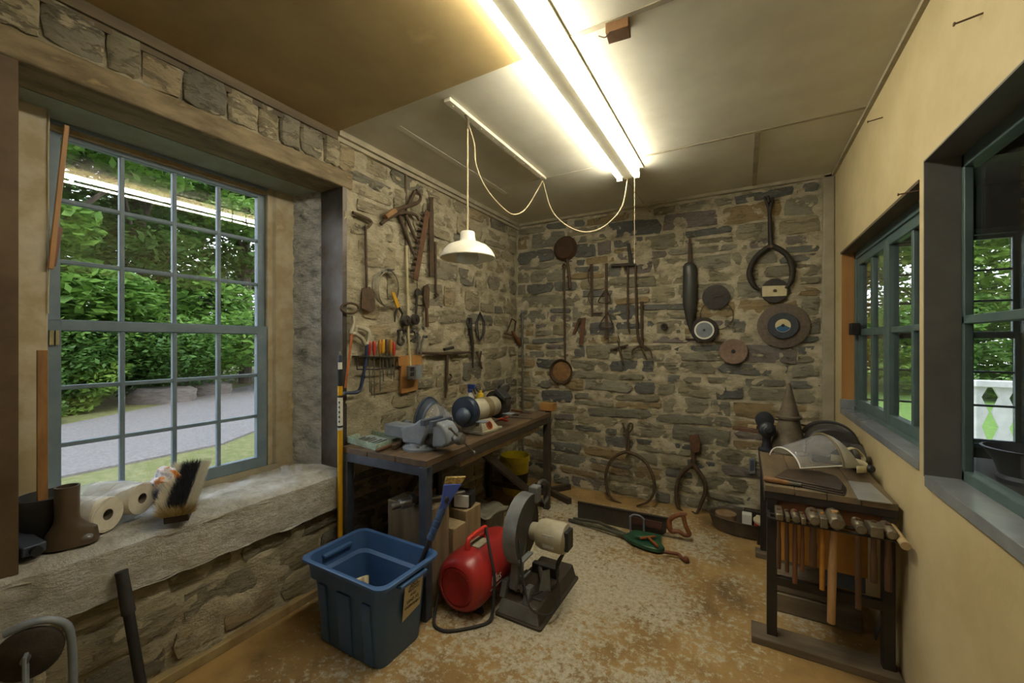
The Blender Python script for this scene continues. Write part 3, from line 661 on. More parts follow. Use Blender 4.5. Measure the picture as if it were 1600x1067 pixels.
for (x0, y0, x1, y1, lb) in ((1500, 24, 1545, 17, 'long nail sticking out near the ceiling of tan wall'), (1357, 185, 1384, 182, 'nail in the tan wall above the casement window'), (1408, 299, 1440, 297, 'nail over the corner of the casement window')):
    a = onX(x1, y1, XR + .01); r1 = ray(x0, y0); bq = onX(x0, y0, XR - .055)
    t = thing('wall_nail', lb, 'nail', a); MB().tube([(a.x, a.y, a.z), (XR - .055, a.y + .02, a.z)], .0028, 8).lathe([(.006, 0), (.006, .003)], (XR - .055, a.y + .02, a.z), (1, 0, 0), 8).obj('shank', mat('rusty_nail', (92, 70, 50), rough=.6, metal=.4), t)
# ------------------------------------------------------------------ materials for tools
M_iron = mat('rusty_dark_iron', (70, 56, 42), (92, 72, 50), rough=.7, metal=.25, scale=30, bump=.15, bscale=120)
M_blackiron = mat('black_iron', (50, 47, 42), (66, 58, 48), rough=.6, metal=.35, scale=25, bump=.1, bscale=120)
M_rustwood = mat('red_brown_rust', (104, 72, 46), (84, 58, 38), rough=.8, scale=25, bump=.1)
M_handle = mat('worn_ash_handle', (150, 110, 62), (122, 84, 46), rough=.55, scale=22, stretch=(1, 1, .2))
M_darkhandle = mat('dark_hickory_handle', (76, 52, 34), (98, 68, 42), rough=.5, scale=22, stretch=(1, 1, .2))
M_redhandle = mat('reddish_handle', (118, 74, 44), (98, 60, 36), rough=.45, scale=22, stretch=(1, 1, .2))
M_steelgrey = mat('tool_steel', (140, 138, 132), (112, 110, 104), rough=.4, metal=.7, scale=25)
M_headsteel = mat('worn_hammer_head_steel', (134, 124, 104), (108, 98, 80), rough=.45, metal=.5, scale=25)
M_greypaint = mat('grey_enamel', (132, 139, 146), (112, 119, 126), rough=.45, scale=9, bump=.05)
M_bluegrey = mat('blue_grey_steel', (84, 96, 112), (72, 82, 98), rough=.45, metal=.3, scale=8)
M_cream = mat('cream_enamel', (176, 170, 148), (156, 148, 124), rough=.45, scale=9)
M_black = mat('black_plastic', (34, 34, 36), (42, 42, 44), rough=.5, scale=20)
M_rubber = mat('black_rubber', (42, 42, 42), (54, 52, 50), rough=.75, scale=20)
M_white = mat('white_enamel', (226, 224, 212), rough=.3)
M_nail = M_blackiron
M_red = mat('red_plastic_grip', (178, 54, 42), (158, 44, 34), rough=.4)
M_amber = mat('amber_grip', (176, 124, 44), (150, 100, 34), rough=.35)
M_yellow = mat('yellow_grip', (206, 160, 40), (188, 142, 34), rough=.4)
M_wire = mat('galvanised_wire', (140, 134, 116), (112, 104, 86), rough=.5, metal=.5, scale=30)
FWD = V((-_s, _c, 0))
def pxm(p, r): return max(.0012, r * (V(p) - EYE).dot(FWD) / F)
def rod(pl, pts, r, off=.035, n=8, k=0, closed=False, mb=None):
    P = [pl(x, y, off) for x, y in pts]
    rr = r if isinstance(r, (list, tuple)) else [r] * len(pts)
    if k:
        m = len(P); P2 = spline(P, k); rr = [rr[min(int(i / k), m - 1)] * (1 - (i % k) / k) + rr[min(int(i / k) + 1, m - 1)] * ((i % k) / k) for i in range(len(P2))]; P = P2
    b = mb or MB()
    b.tube(P, [pxm(p, q) for p, q in zip(P, rr)], n, closed=closed); return b
NRM = {LW: V((1, 0, 0)), BW: V((0, -1, 0))}
def plate(pl, pts, th=.008, off=.03, nrm=None, mb=None):
    b = mb or MB(); b.prism([pl(x, y, off) for x, y in pts], (nrm or NRM[pl]) * th); return b
def hung(name, label, cat, pl, px, py, group=None, nail=True, noff=.05):
    t = thing(name, label, cat, pl(px, py, .03), group=group)
    if nail: MB().tube([pl(px, py, -.008), pl(px, py, noff)], .0035, 6).obj('nail', M_nail, t)
    return t
def text_mesh(name, body, size, m, parent, M4, ext=.0008, align='CENTER', shear=0):
    cu = bpy.data.curves.new(name, 'FONT'); cu.body = body; cu.size = size; cu.extrude = ext; cu.align_x = align; cu.align_y = 'CENTER'; cu.shear = shear
    to = bpy.data.objects.new(name, cu); COL.objects.link(to)
    dg = bpy.context.evaluated_depsgraph_get(); me = bpy.data.meshes.new_from_object(to.evaluated_get(dg))
    bpy.data.objects.remove(to); bpy.data.curves.remove(cu)
    me.transform(WORLD_K[parent].inverted() @ M4); me.materials.clear(); me.materials.append(m)
    o = col_link(bpy.data.objects.new(name, me)); o.parent = parent; WORLD_K[o] = WORLD_K[parent]; return o
def frame(o, x, y):
    x = V(x).normalized(); y = V(y); y = (y - x * y.dot(x)).normalized(); z = x.cross(y)
    M4 = Matrix.Identity(4)
    for i in range(3): M4[i][0], M4[i][1], M4[i][2], M4[i][3] = x[i], y[i], z[i], o[i]
    return M4

# ------------------------------------------------------------------ tools on the left wall
t = hung('ash_shovel', 'long iron ash shovel with bent grip, leftmost tall tool on left wall', 'shovel', LW, 571, 352)
rod(LW, [(551, 332), (561, 336), (574, 342), (580, 347), (577, 353), (571, 356)], [2.6, 2.8, 2.8, 2.4, 2, 2], k=4).obj('grip', M_iron, t)
rod(LW, [(571, 354), (573, 450)], 2).obj('handle', M_iron, t)
plate(LW, [(565, 450), (577, 448), (584, 456), (586, 483), (575, 487), (564, 481)], .005).obj('blade', M_iron, t, bevel=.001)
t = hung('bent_lever', 'bent iron lever with a pale wooden block, top of left wall', 'hand tool', LW, 646, 304)
rod(LW, [(612, 331), (628, 325), (641, 321), (652, 317), (657, 311), (656, 303), (650, 297)], [3.2, 3.2, 3, 2.6, 2.2, 2.2, 2.4], off=.06, k=4).obj('lever_arm', M_iron, t)
rod(LW, [(648, 299), (637, 322)], 3, off=.05).obj('lever_bar', M_iron, t)
plate(LW, [(597, 336), (612, 326), (617, 332), (602, 342)], .03, .045).obj('wooden_block', M_handle, t, bevel=.003)
t = hung('iron_divider', 'two-legged iron divider under the bent lever', 'hand tool', LW, 628, 338)
rod(LW, [(595, 350), (606, 341), (620, 334), (634, 332), (649, 336), (655, 344)], [3, 3, 3, 2.8, 2.4, 2], off=.04, k=4).obj('curved_bar', M_iron, t)
rod(LW, [(624, 337), (633, 362), (647, 399)], [3.2, 3, 1.6], off=.03).obj('leg', M_iron, t)
rod(LW, [(634, 336), (642, 356), (651, 378)], [2.8, 2.6, 1.6], off=.03).obj('leg', M_iron, t)
t = hung('sickle_bar', 'rust brown toothed cutter bar hanging diagonally on left wall', 'blade', LW, 666, 335)
plate(LW, [(664, 328), (671, 332), (652, 439), (645, 436)], .008, .04).obj('bar', M_rustwood, t, bevel=.001)
b = MB()
for i in range(12):
    q = i / 12; x, y = 664 - 18.6 * q, 331 + 102 * q
    b.prism([LW(x + 1, y, .041), LW(x - 6.5, y - .5, .041), LW(x - 6, y + 1.5, .041), LW(x - .2, y + 4.6, .041)], (.005, 0, 0))
o = b.obj('teeth', M_iron, t, smooth=False); o['kind'] = 'stuff'
t = hung('iron_strap', 'long flat dark iron strap beside the toothed bar', 'strap', LW, 673, 312)
plate(LW, [(669, 308), (677, 308), (675.5, 314), (676.5, 332), (677.5, 428), (671, 432), (670, 340), (671, 314)], .008, .035).obj('strap', M_iron, t, bevel=.001)
t = hung('hook_rod', 'thin iron rod with a curled hook, right of the long strap', 'hook', LW, 681, 382)
rod(LW, [(680, 378), (681, 430), (681, 456), (685, 461), (681.5, 463), (679, 459)], [2, 1.9, 1.9, 1.8, 1.6, 1.4], k=3).obj('rod', M_iron, t)
t = thing('conduit', 'cream electric conduit running down left wall to the outlet box', 'conduit', LW(637, 420, .03))
M_cream2 = mat('cream_conduit_paint', (190, 178, 138), (172, 158, 118), rough=.5, scale=10)
rod(LW, [(634, 264), (635, 388)], 2.2, .012).obj('upper_pipe', M_darkwood, t)
rod(LW, [(635, 386), (638, 520), (641, 574)], 1.9, .03).obj('lower_pipe', M_cream2, t)
rod(LW, [(635, 384), (635, 391)], 2.8, .02).obj('coupling', M_cream2, t)
t = hung('wire_coil', 'coil of thin galvanised wire with a bright clamp on left wall', 'wire', LW, 606, 423)
for i in range(5):
    rod(LW, [(605 + (i - 2) * 1.2 + (20 - i) * math.cos(R(a)), 450 + (i - 2) * .7 + (27.5 + (i % 3)) * math.sin(R(a))) for a in range(0, 360, 18)], .75, .03 + .004 * i, n=5, closed=True).obj('wire_loop', M_wire, t)
rod(LW, [(597, 426), (602, 421), (615, 421)], 1.6, .05).obj('clamp', M_steelgrey, t)
t = hung('tin_snips', 'snips with a yellow handle hanging below the wire coil', 'snips', LW, 613, 460)
plate(LW, [(610, 456), (615, 457), (624, 479), (619, 482)], .012, .045).obj('grip', M_yellow, t, bevel=.003)
rod(LW, [(621, 481), (617, 492), (617, 503)], [2, 1.8, 1], .045).obj('blade', M_blackiron, t)
rod(LW, [(623, 480), (629, 490), (626, 501)], [2, 1.8, 1], .05).obj('blade', M_blackiron, t)
t = hung('adjustable_wrench', 'dark adjustable wrench to the right of the conduit', 'wrench', LW, 652, 445)
rod(LW, [(652, 454), (650, 492)], 2.1).obj('shaft', M_blackiron, t)
plate(LW, [(647, 460), (648, 453), (652, 450), (656, 454), (655, 461), (651, 463)], .012, .03).obj('jaw', M_blackiron, t, bevel=.002)
rod(LW, [(652, 441), (652.5, 451)], .8, .04).obj('hanging_wire', M_wire, t)
for (x, y, lb) in ((632, 501, 'dark iron pulley half behind the conduit, left of two'), (646, 499, 'dark iron pulley right of the conduit, right of two')):
    t = hung('pulley', lb, 'pulley', LW, x, y, noff=.03)
    p = LW(x, y, .025); r_ = pxm(p, 8.5)
    MB().lathe([(r_ * .9, 0), (r_, .006), (r_ * .78, .012), (r_ * .78, .02), (r_, .026), (r_ * .85, .032), (r_ * .3, .034), (r_ * .3, .045), (.001, .046)], p, (1, 0, 0), 18).obj('sheave', M_blackiron, t)
t = hung('cold_chisel', 'dark tapered iron chisel with wooden grip on left wall', 'chisel', LW, 665, 448)
plate(LW, [(661, 447), (667, 444), (670, 452), (669, 481), (664, 482), (661, 470)], .012).obj('blade', M_iron, t, bevel=.002)
rod(LW, [(666.5, 481), (667.5, 511)], [2.6, 3], .04).obj('grip', M_darkhandle, t)
t = hung('shackle', 'dark iron shackle on left wall, below the pulleys', 'shackle', LW, 626, 517)
rod(LW, [(622, 516), (629, 515), (632, 522), (629, 528), (631, 533), (627, 539), (622, 536), (623, 526)], 2, .04, k=4, closed=True).obj('loop', M_blackiron, t)
t = hung('wall_hook', 'small curled iron hook between shackle and pliers', 'hook', LW, 644, 518)
rod(LW, [(643, 516), (648, 520), (647, 527), (642, 533)], 1.4, .035, k=4).obj('hook', M_blackiron, t)
t = hung('pliers', 'open steel pliers hanging above the rusty cross bar', 'pliers', LW, 655, 523)
rod(LW, [(652, 519), (654, 532), (652, 553)], [2.4, 2, 1.6], .035).obj('handle', M_steelgrey, t)
rod(LW, [(663, 524), (659, 536), (657, 553)], [1.8, 2, 1.6], .045).obj('handle', M_steelgrey, t)
rod(LW, [(661, 527), (667, 526)], 2, .045).obj('jaw', M_blackiron, t)
t = hung('iron_ring', 'oval ring of iron rod near the window post', 'ring', LW, 546, 474)
rod(LW, [(546.5 + 14 * math.cos(R(a)), 481.5 + 8 * math.sin(R(a))) for a in range(0, 360, 20)], 1.9, .035, closed=True).obj('ring', M_iron, t)
# hacksaw
t = hung('hacksaw', 'hacksaw with grey pistol grip, blue tube frame and orange blade', 'saw', LW, 551, 496)
rod(LW, [(556, 511), (566, 513), (576, 519), (575, 533), (571, 538), (565, 528), (555, 521)], 3.3, .045, k=4, closed=True).obj('grip', M_cream, t)
rod(LW, [(551, 493), (553, 505), (549, 520), (557, 520)], [2, 3, 3, 3], .045, k=3).obj('grip_horn', M_cream, t)
rod(LW, [(573, 538), (572, 560), (567, 590), (563, 607), (557, 613), (537, 614)], 2.6, .05, k=4).obj('frame', mat('blue_frame_paint', (48, 62, 92), (38, 50, 76), rough=.4), t)
plate(LW, [(548, 522), (551, 522), (541, 606), (538, 606)], .004, .05).obj('blade', mat('orange_blade_paint', (176, 98, 44), (150, 82, 36), rough=.5), t)
# screwdriver rack
t = thing('screwdriver_rack', 'dark wire screwdriver rack on left wall above the bench', 'rack', LW(588, 558, .03))
MB().bar(LW(555, 556.5, .035), LW(619, 558.5, .035), .07, .006).obj('top_strip', M_blackiron, t)
rod(LW, [(557, 556), (558, 577), (590, 577), (622, 573), (621, 557)], 1, .05, n=6).obj('lower_wire', M_blackiron, t)
SD = [(577, 533, 613, M_red, 'long red-handled screwdriver, leftmost in the rack'), (584.5, 533, 621, M_red, 'red-handled screwdriver, second from the left in the rack'), (593.5, 531, 611, M_amber, 'amber-handled screwdriver in the middle of the rack'),
      (598.5, 530, 596, M_yellow, 'screwdriver with yellowish handle right of the amber one'), (604.5, 530, 588, M_darkhandle, 'brown-handled screwdriver, third from the right in the rack'), (610.5, 530, 592, M_amber, 'amber-handled screwdriver next to the rightmost red one'), (615.5, 534, 590, M_red, 'red-handled screwdriver, rightmost in the rack')]
for (x, y0, y1, m, lb) in SD:
    t = thing('screwdriver', lb, 'screwdriver', LW(x, 556, .05), group='screwdrivers in the wall rack')
    rod(LW, [(x, y0), (x, y0 + 2), (x, y0 + 8), (x, y0 + 17), (x, y0 + 22)], [1.6, 2.6, 2.9, 2.4, 1.6], .05, n=10).obj('handle', m, t)
    rod(LW, [(x, y0 + 21), (x + .8, y1)], .9, .05, n=6).obj('shaft', M_steelgrey, t)
t = thing('wooden_plaque', 'orange-brown wooden boards carrying the grey outlet box', 'board', LW(637, 585, .02))
plate(LW, [(617, 556), (656, 554), (657, 569), (617, 572)], .02, .012).obj('cross_board', M_orangewood, t, bevel=.002)
plate(LW, [(624, 572), (650, 569), (650, 609), (624, 615)], .02, .012).obj('back_board', M_orangewood, t, bevel=.002)
t = thing('outlet_box', 'grey metal double outlet box on the orange boards', 'outlet', LW(643, 582, .04))
plate(LW, [(635, 572), (650, 570), (650, 590), (635, 593)], .06, .033).obj('box', M_greypaint, t, bevel=.003)
plate(LW, [(637, 574), (649.5, 572), (649.5, 590), (637, 592)], .004, .093).obj('cover', M_steelgrey, t)
for yy in (577, 585): plate(LW, [(641, yy - 3), (647, yy - 3.4), (647, yy + 2.4), (641, yy + 3)], .002, .097).obj('socket', M_black, t)
t = hung('cross_bar', 'rusty iron T-shaped cross bar on left wall above the grinder', 'iron tool', LW, 698, 545)
rod(LW, [(653, 551), (690, 553), (736, 550)], [1.8, 2.6, 1.8], .04).obj('bar', M_iron, t)
rod(LW, [(699, 552), (698, 600), (696, 622)], [2.6, 2.2, 1.6], .035).obj('shaft', M_iron, t)
rod(LW, [(694, 546), (708, 543)], 2.4, .06).obj('clip', M_blackiron, t)
rod(LW, [(699, 597), (706, 588), (703, 585)], 1.5, .035).obj('spur', M_iron, t)
t = hung('black_shears', 'long black-handled shears hanging near the corner', 'shears', LW, 735, 498)
for dx in (0, 5): rod(LW, [(731 + dx, 497), (729.5 + dx * 1.4, 504), (733 + dx * .6, 512), (735 + dx * .4, 505), (734 + dx * .5, 497)], 1.5, .035 + dx * .001, k=3, closed=True).obj('handle_loop', M_rubber, t)
rod(LW, [(735, 511), (738, 535), (739, 575)], [3.2, 3, 1], .035).obj('blade', M_blackiron, t)
t = hung('cable_loop', 'loop of black cable hanging near the corner of left wall', 'cable', LW, 750, 488)
for d in (0, 2.4): rod(LW, [(750, 488), (744 + d, 505), (745 + d, 522), (750, 531), (757 - d, 519), (757 - d, 502)], 1, .03 + d * .004, k=5, closed=True, n=6).obj('loop', M_rubber, t)
t = hung('small_pliers', 'small red-brown pliers under the cable loop', 'pliers', LW, 747, 550)
rod(LW, [(745, 549), (749, 560), (753, 576)], [1.8, 1.6, 1.6], .035).obj('handle', M_rustwood, t)
rod(LW, [(752, 549), (750, 560), (749, 566)], [1.2, 1.6, 1.2], .04).obj('handle', M_blackiron, t)
t = hung('coping_saw', 'coping saw with red-brown handle next to the corner pipe', 'saw', LW, 801, 499)
rod(LW, [(791, 522), (800, 498), (806, 502), (803, 522)], 1.2, .035).obj('frame', M_iron, t)
rod(LW, [(800, 518), (808, 530), (815, 541)], [1.6, 3.2, 2.4], .04, n=10).obj('handle', M_redhandle, t)
rod(LW, [(788, 521), (800, 524)], 1.2, .04).obj('blade', M_iron, t)
t = thing('corner_pipe', 'thin grey steel pipe standing upright in the corner', 'pipe', BW(818, 752, .06))
MB().tube([(BW(816, 486, .06).x, YB - .06, BW(816, 486, .06).z), (BW(816, 486, .06).x + .01, YB - .06, 0)], .011, 12).obj('pipe', M_steelgrey, t)
MB().lathe([(.013, 0), (.013, .02)], (BW(816, 486, .06).x, YB - .06, BW(816, 486, .06).z - .015), (0, 0, 1), 12).obj('end_cap', M_greypaint, t)

# ------------------------------------------------------------------ tools on the back wall
def disc(pl, px, py, rpx, prof, m, n=36, parent=None, name='disc', off=.0):
    p = pl(px, py, off); r_ = rpx * (p - EYE).dot(FWD) / F
    return MB().lathe([(a * r_, h) for a, h in prof], p, NRM[pl], n).obj(name, m, parent), p, r_
t = hung('frying_pan', 'rusty brown frying pan hung bottom outwards, top left of back wall', 'pan', BW, 889, 446)
disc(BW, 884.5, 389, 19, [(1.0, .012), (1.02, .02), (.97, .03), (.82, .058), (.0, .062)], mat('brown_baked_pan', (84, 58, 38), (68, 48, 32), rough=.75, metal=.2, scale=14), parent=t, name='bowl')
rod(BW, [(886, 405), (889, 425), (891, 451)], [2.6, 2.2, 2.8], .035).obj('handle', M_iron, t)
t = hung('long_skillet', 'long-handled iron skillet, its shallow bowl facing the room', 'skillet', BW, 882, 420)
o, p, r_ = disc(BW, 879, 580, 19, [(.0, .012), (.82, .012), (.98, .04), (1.02, .046), (.95, .046), (.8, .024), (.0, .022)], M_iron, parent=t, name='bowl')
MB().lathe([(r_ * .79, .0245), (.001, .026)], p, (0, -1, 0), 30, caps=False).obj('rusty_inside', mat('orange_rust', (146, 110, 66), (112, 82, 50), rough=.85, scale=18), t)
rod(BW, [(881.5, 417), (883, 563)], 1.7, .04).obj('handle', M_iron, t)
rod(BW, [(881.5, 420), (879, 416), (881.5, 412), (884, 416)], 1.1, .04, k=3, closed=True).obj('eye', M_iron, t)
t = hung('trammel_bar', 'dark iron trammel bar with wire loops, shorter left one of two', 'trammel', BW, 924, 415)
plate(BW, [(922, 413), (926.5, 412), (927, 492), (924, 495)], .008).obj('bar', M_iron, t, bevel=.001)
rod(BW, [(924, 416), (919, 424), (920, 440), (925, 448), (919, 460), (921, 472), (926, 474)], .7, .045, k=4, n=5).obj('wire', M_iron, t)
rod(BW, [(925, 490), (941, 489)], 1.4).obj('foot', M_iron, t)
t = hung('trammel_bar', 'dark iron bar with two hanging triangular stirrups', 'trammel', BW, 948, 415)
plate(BW, [(945.5, 412), (950, 411), (949.8, 522), (952.5, 528), (943, 528), (945.8, 522)], .008).obj('bar', M_iron, t, bevel=.001)
rod(BW, [(946, 452), (935, 470), (938, 473), (946, 473.5), (954, 471), (952, 461)], 1, .045, k=3, closed=True, n=6).obj('stirrup', M_iron, t)
rod(BW, [(949, 488), (937, 507), (940, 511), (956, 512), (957, 505)], 1, .045, k=3, closed=True, n=6).obj('stirrup', M_iron, t)
t = hung('angle_bracket', 'heavy rusty iron angle bracket, upside-down L on back wall', 'bracket', BW, 982, 384)
plate(BW, [(980, 381), (984.5, 380), (989, 413), (983, 416)], .014).obj('upright', M_blackiron, t, bevel=.002)
plate(BW, [(955, 413), (993, 410), (994, 415), (956, 417)], .014, .032).obj('arm', M_blackiron, t, bevel=.002)
t = hung('poker', 'thin iron poker with hooked tip hanging from angle bracket', 'poker', BW, 978, 417)
rod(BW, [(976, 421), (977, 416), (981, 417), (981, 505), (984, 521)], [1.2, 1.2, 1.6, 1.6, .8], .05).obj('rod', M_iron, t)
plate(BW, [(981, 504), (984.5, 513), (983.5, 522), (980.5, 512)], .006, .047).obj('tip', M_iron, t)
t = hung('fire_tongs', 'long iron fire tongs with two curved claws', 'tongs', BW, 1003, 474)
rod(BW, [(990, 420), (994, 416), (993, 424), (994, 460), (996, 520), (1002, 541), (1011, 563)], [1.2, 1.4, 1.6, 1.9, 2, 1.8, 1.1], .045, k=4).obj('arm', M_iron, t)
rod(BW, [(1003, 471), (1002.5, 500), (1003, 541)], [2.4, 2.1, 1.5], .055).obj('arm', M_iron, t)
rod(BW, [(987.5, 555), (990, 546), (1002, 540.5), (1015, 546), (1019.5, 560)], [.9, 1.6, 2, 1.6, .9], .05, k=5).obj('claw', M_iron, t)
t = hung('strap_hinge', 'rusty folded strap hinge in the middle left of back wall', 'hinge', BW, 906, 497)
plate(BW, [(903.5, 498), (908.5, 497), (899, 522), (894.5, 522)], .008).obj('leaf', M_rustwood, t, bevel=.001)
plate(BW, [(909, 497), (915.5, 496), (911, 538), (905, 537)], .008, .034).obj('leaf', M_rustwood, t, bevel=.001)
MB().tube([BW(906, 500, .02), BW(906, 500, .055)], .022, 14).obj('knuckle', M_iron, t)
t = hung('iron_cross', 'small iron cross-shaped hook low in the middle of back wall', 'hook', BW, 966, 526)
rod(BW, [(953.5, 547), (966, 543), (981.5, 539)], [1.6, 1.8, 1.2]).obj('crossbar', M_iron, t)
rod(BW, [(967, 541), (974.5, 571)], [2, 1.5], .042).obj('shaft', M_iron, t)
rod(BW, [(966, 524), (968, 532), (967, 542), (965, 532)], .7, .042, n=6).obj('wire', M_iron, t)
t = hung('iron_ring', 'small dark iron ring alone in the middle of back wall', 'ring', BW, 1038, 510)
rod(BW, [(1038 + 4 * math.cos(R(a)), 510 + 4 * math.sin(R(a))) for a in range(0, 360, 36)], 1.7, .03, closed=True).obj('ring', M_blackiron, t)
t = hung('leather_sheath', 'long black tapered leather sheath hanging on back wall', 'sheath', BW, 1077.5, 374)
b = MB(); ring = []
for i, (y, x0, x1) in enumerate([(409.5, 1075, 1079), (412, 1070, 1084.5), (417, 1067.5, 1088.5), (430, 1067.3, 1089.5), (455, 1067, 1089.6), (472, 1067, 1089.4), (490, 1070, 1086.5), (505, 1073.5, 1083.5), (516, 1077, 1081.5), (521, 1079.4, 1080.6)]):
    a_, c_ = BW(x0, y, .03), BW(x1, y, .03); ce_, hw = (a_ + c_) / 2, (c_ - a_).length / 2
    for j in range(14):
        an = 2 * math.pi * j / 14; b.v.append(V((ce_.x + math.cos(an) * hw, YB - .045 - math.sin(an) * min(.03, hw * .55), ce_.z)))
    if i: b.f += [((i - 1) * 14 + j, (i - 1) * 14 + (j + 1) % 14, i * 14 + (j + 1) % 14, i * 14 + j) for j in range(14)]
b.f += [tuple(range(14)), tuple(range(126, 140))]
b.obj('body', mat('black_satin_leather', (46, 46, 42), (56, 54, 48), rough=.42, scale=15), t)
plate(BW, [(1076, 372), (1079.3, 372), (1081, 410), (1074.5, 410)], .012, .04).obj('tang', M_iron, t, bevel=.002)
t = hung('abrasive_disc', 'dark grey disc with a slotted centre right of leather sheath', 'disc', BW, 1118.5, 464, noff=.03)
disc(BW, 1118.5, 464.5, 19.2, [(.0, .008), (1, .008), (1, .026), (.95, .028), (.0, .028)], mat('dark_grey_abrasive', (74, 70, 66), (62, 58, 55), rough=.85, scale=30), parent=t)
plate(BW, [(1111, 460), (1127, 459), (1127, 463), (1117, 464), (1117, 467), (1112, 465)], .008, .028).obj('hook', M_blackiron, t)
t = hung('wire_ring', 'thin wire ring looped behind the dark grinding discs', 'wire', BW, 1140, 482, noff=.02)
rod(BW, [(1120 + 26 * math.cos(R(a)), 492 + 23 * math.sin(R(a))) for a in range(0, 360, 15)], .6, .012, n=5, closed=True).obj('loop', M_iron, t)
t = hung('grinding_wheel', 'black grinding wheel with white ring around a grey centre', 'grinding wheel', BW, 1101, 516, noff=.05)
o, p, r_ = disc(BW, 1101, 516, 19.6, [(.0, .01), (1, .01), (1, .045), (.96, .048), (.0, .048)], mat('black_brown_abrasive', (58, 50, 44), (48, 42, 38), rough=.85, scale=30), parent=t)
MB().lathe([(r_ * .72, .048), (r_ * .72, .051), (r_ * .6, .051), (r_ * .6, .048)], p, (0, -1, 0), 30, caps=False).obj('white_ring', M_white, t)
MB().lathe([(r_ * .6, .0485), (.001, .0495)], p, (0, -1, 0), 30, caps=False).obj('centre_label', M_greypaint, t)
MB().lathe([(r_ * .1, .0495), (r_ * .1, .052), (.0, .052)], p, (0, -1, 0), 12).obj('bore', M_black, t)
t = hung('iron_spike', 'thin iron spike lying in the joint below the black wheel', 'spike', BW, 1128, 535, nail=False)
rod(BW, [(1071, 529), (1134, 535)], [1.2, 1.6], .018).obj('rod', M_iron, t)
t = hung('grinding_wheel', 'small pinkish brown grinding wheel, lowest of the wall discs', 'grinding wheel', BW, 1146, 549, noff=.04)
o, p, r_ = disc(BW, 1146, 549, 19.6, [(.0, .008), (1, .008), (1, .034), (.97, .037), (.55, .037), (.42, .03), (.0, .03)], mat('pink_brown_abrasive', (138, 116, 98), (122, 102, 86), rough=.9, scale=40), parent=t)
MB().lathe([(r_ * .16, .03), (r_ * .16, .032), (.0, .032)], p, (0, -1, 0), 14).obj('bore', M_black, t)
t = hung('grinding_wheel', 'large brown-grey grinding wheel on the right of back wall', 'grinding wheel', BW, 1223, 509, noff=.03)
disc(BW, 1223, 509, 34.5, [(.0, .006), (1, .006), (1, .03), (.97, .033), (.0, .033)], mat('brown_grey_abrasive', (112, 100, 88), (98, 88, 78), rough=.9, scale=40), parent=t, n=48)
t = hung('cutting_disc', 'slate blue cutting disc with cream label on the large wheel', 'disc', BW, 1222.5, 509, noff=.04)
o, p, r_ = disc(BW, 1222.5, 509, 20.3, [(.0, .034), (1, .034), (1, .050), (.97, .053), (.0, .053)], mat('slate_blue_abrasive', (70, 74, 80), (58, 62, 70), rough=.8, scale=40), parent=t, n=40)
lb_ = MB().lathe([(r_ * .5, .0532), (r_ * .5, .0545), (.0, .0545)], p, (0, -1, 0), 30); lo = lb_.obj('paper_label', mat('cream_label', (214, 200, 158), (200, 186, 142), rough=.7), t)
b = MB(); b.prism([p + V((math.cos(R(a)) * r_ * .48, -.0546, math.sin(R(a)) * r_ * .48)) for a in range(200, 341, 14)] + [p + V((r_ * .2, -.0546, -r_ * .02)), p + V((0, -.0546, r_ * .06)), p + V((-r_ * .2, -.0546, -r_ * .02))], (0, -.0008, 0)); b.obj('blue_print', mat('label_blue', (46, 98, 140), rough=.6), lo)
MB().lathe([(r_ * .12, .0546), (r_ * .12, .0562), (.0, .0562)], p, (0, -1, 0), 14).obj('bore', M_black, lo)
t = hung('grinding_wheel', 'dark grinding wheel with pale rectangular plate above the large wheel', 'grinding wheel', BW, 1210, 455, noff=.04)
o, p, r_ = disc(BW, 1210, 455, 18.6, [(.0, .01), (1, .01), (1, .036), (.96, .039), (.0, .039)], mat('charcoal_abrasive', (66, 62, 58), (54, 50, 48), rough=.85, scale=30), parent=t)
plate(BW, [(1190.5, 447), (1229.5, 446), (1229, 462), (1191, 463.5)], .004, .04).obj('plate', mat('pale_plate', (206, 196, 160), (190, 178, 138), rough=.6, scale=20), t)
MB().lathe([(.012, .043), (.012, .052), (.0, .052)], p, (0, -1, 0), 8).obj('bolt', M_iron, t)
def ice_tongs(name, label, pl, handles, left, right, nail, hr, ar, grp=None, piv=None):
    t = thing(name, label, 'tongs', pl(*nail, .03), group=grp)
    for i, h_ in enumerate(handles): rod(pl, h_, hr, .03 + .012 * i, k=4).obj('handle', M_blackiron if pl is BW else M_iron, t)
    rod(pl, left, ar, .035, k=6, n=10).obj('arm', M_blackiron if pl is BW else M_iron, t)
    rod(pl, right, ar, .045, k=6, n=10).obj('arm', M_blackiron if pl is BW else M_iron, t)
    if piv: MB().tube([pl(*piv, .015), pl(*piv, .07)], .012, 10).obj('pivot', M_iron, t)
    return t
t = ice_tongs('ice_tongs', 'large black iron ice tongs hanging open at right of back wall', BW,
    [[(1194, 308), (1199, 318), (1202, 332), (1203.5, 385)], [(1208, 308), (1206, 318), (1203, 332), (1205, 385)], [(1200, 306), (1202, 316)]],
    [(1206, 383), (1192, 392), (1179, 405), (1171, 424), (1173, 438), (1180, 449), (1188, 452)], [(1204, 383), (1219, 390), (1232, 402), (1238, 420), (1237, 436), (1232, 446), (1227, 450)], (1201, 330), [1.8, 2.6, 2.4, 3], [4, 4, 4, 4.2, 4, 3, 1.6], piv=(1205, 385))
MB().tube([BW(1201, 330, -.004), BW(1201, 330, .06)], .005, 6).obj('nail', M_nail, t)
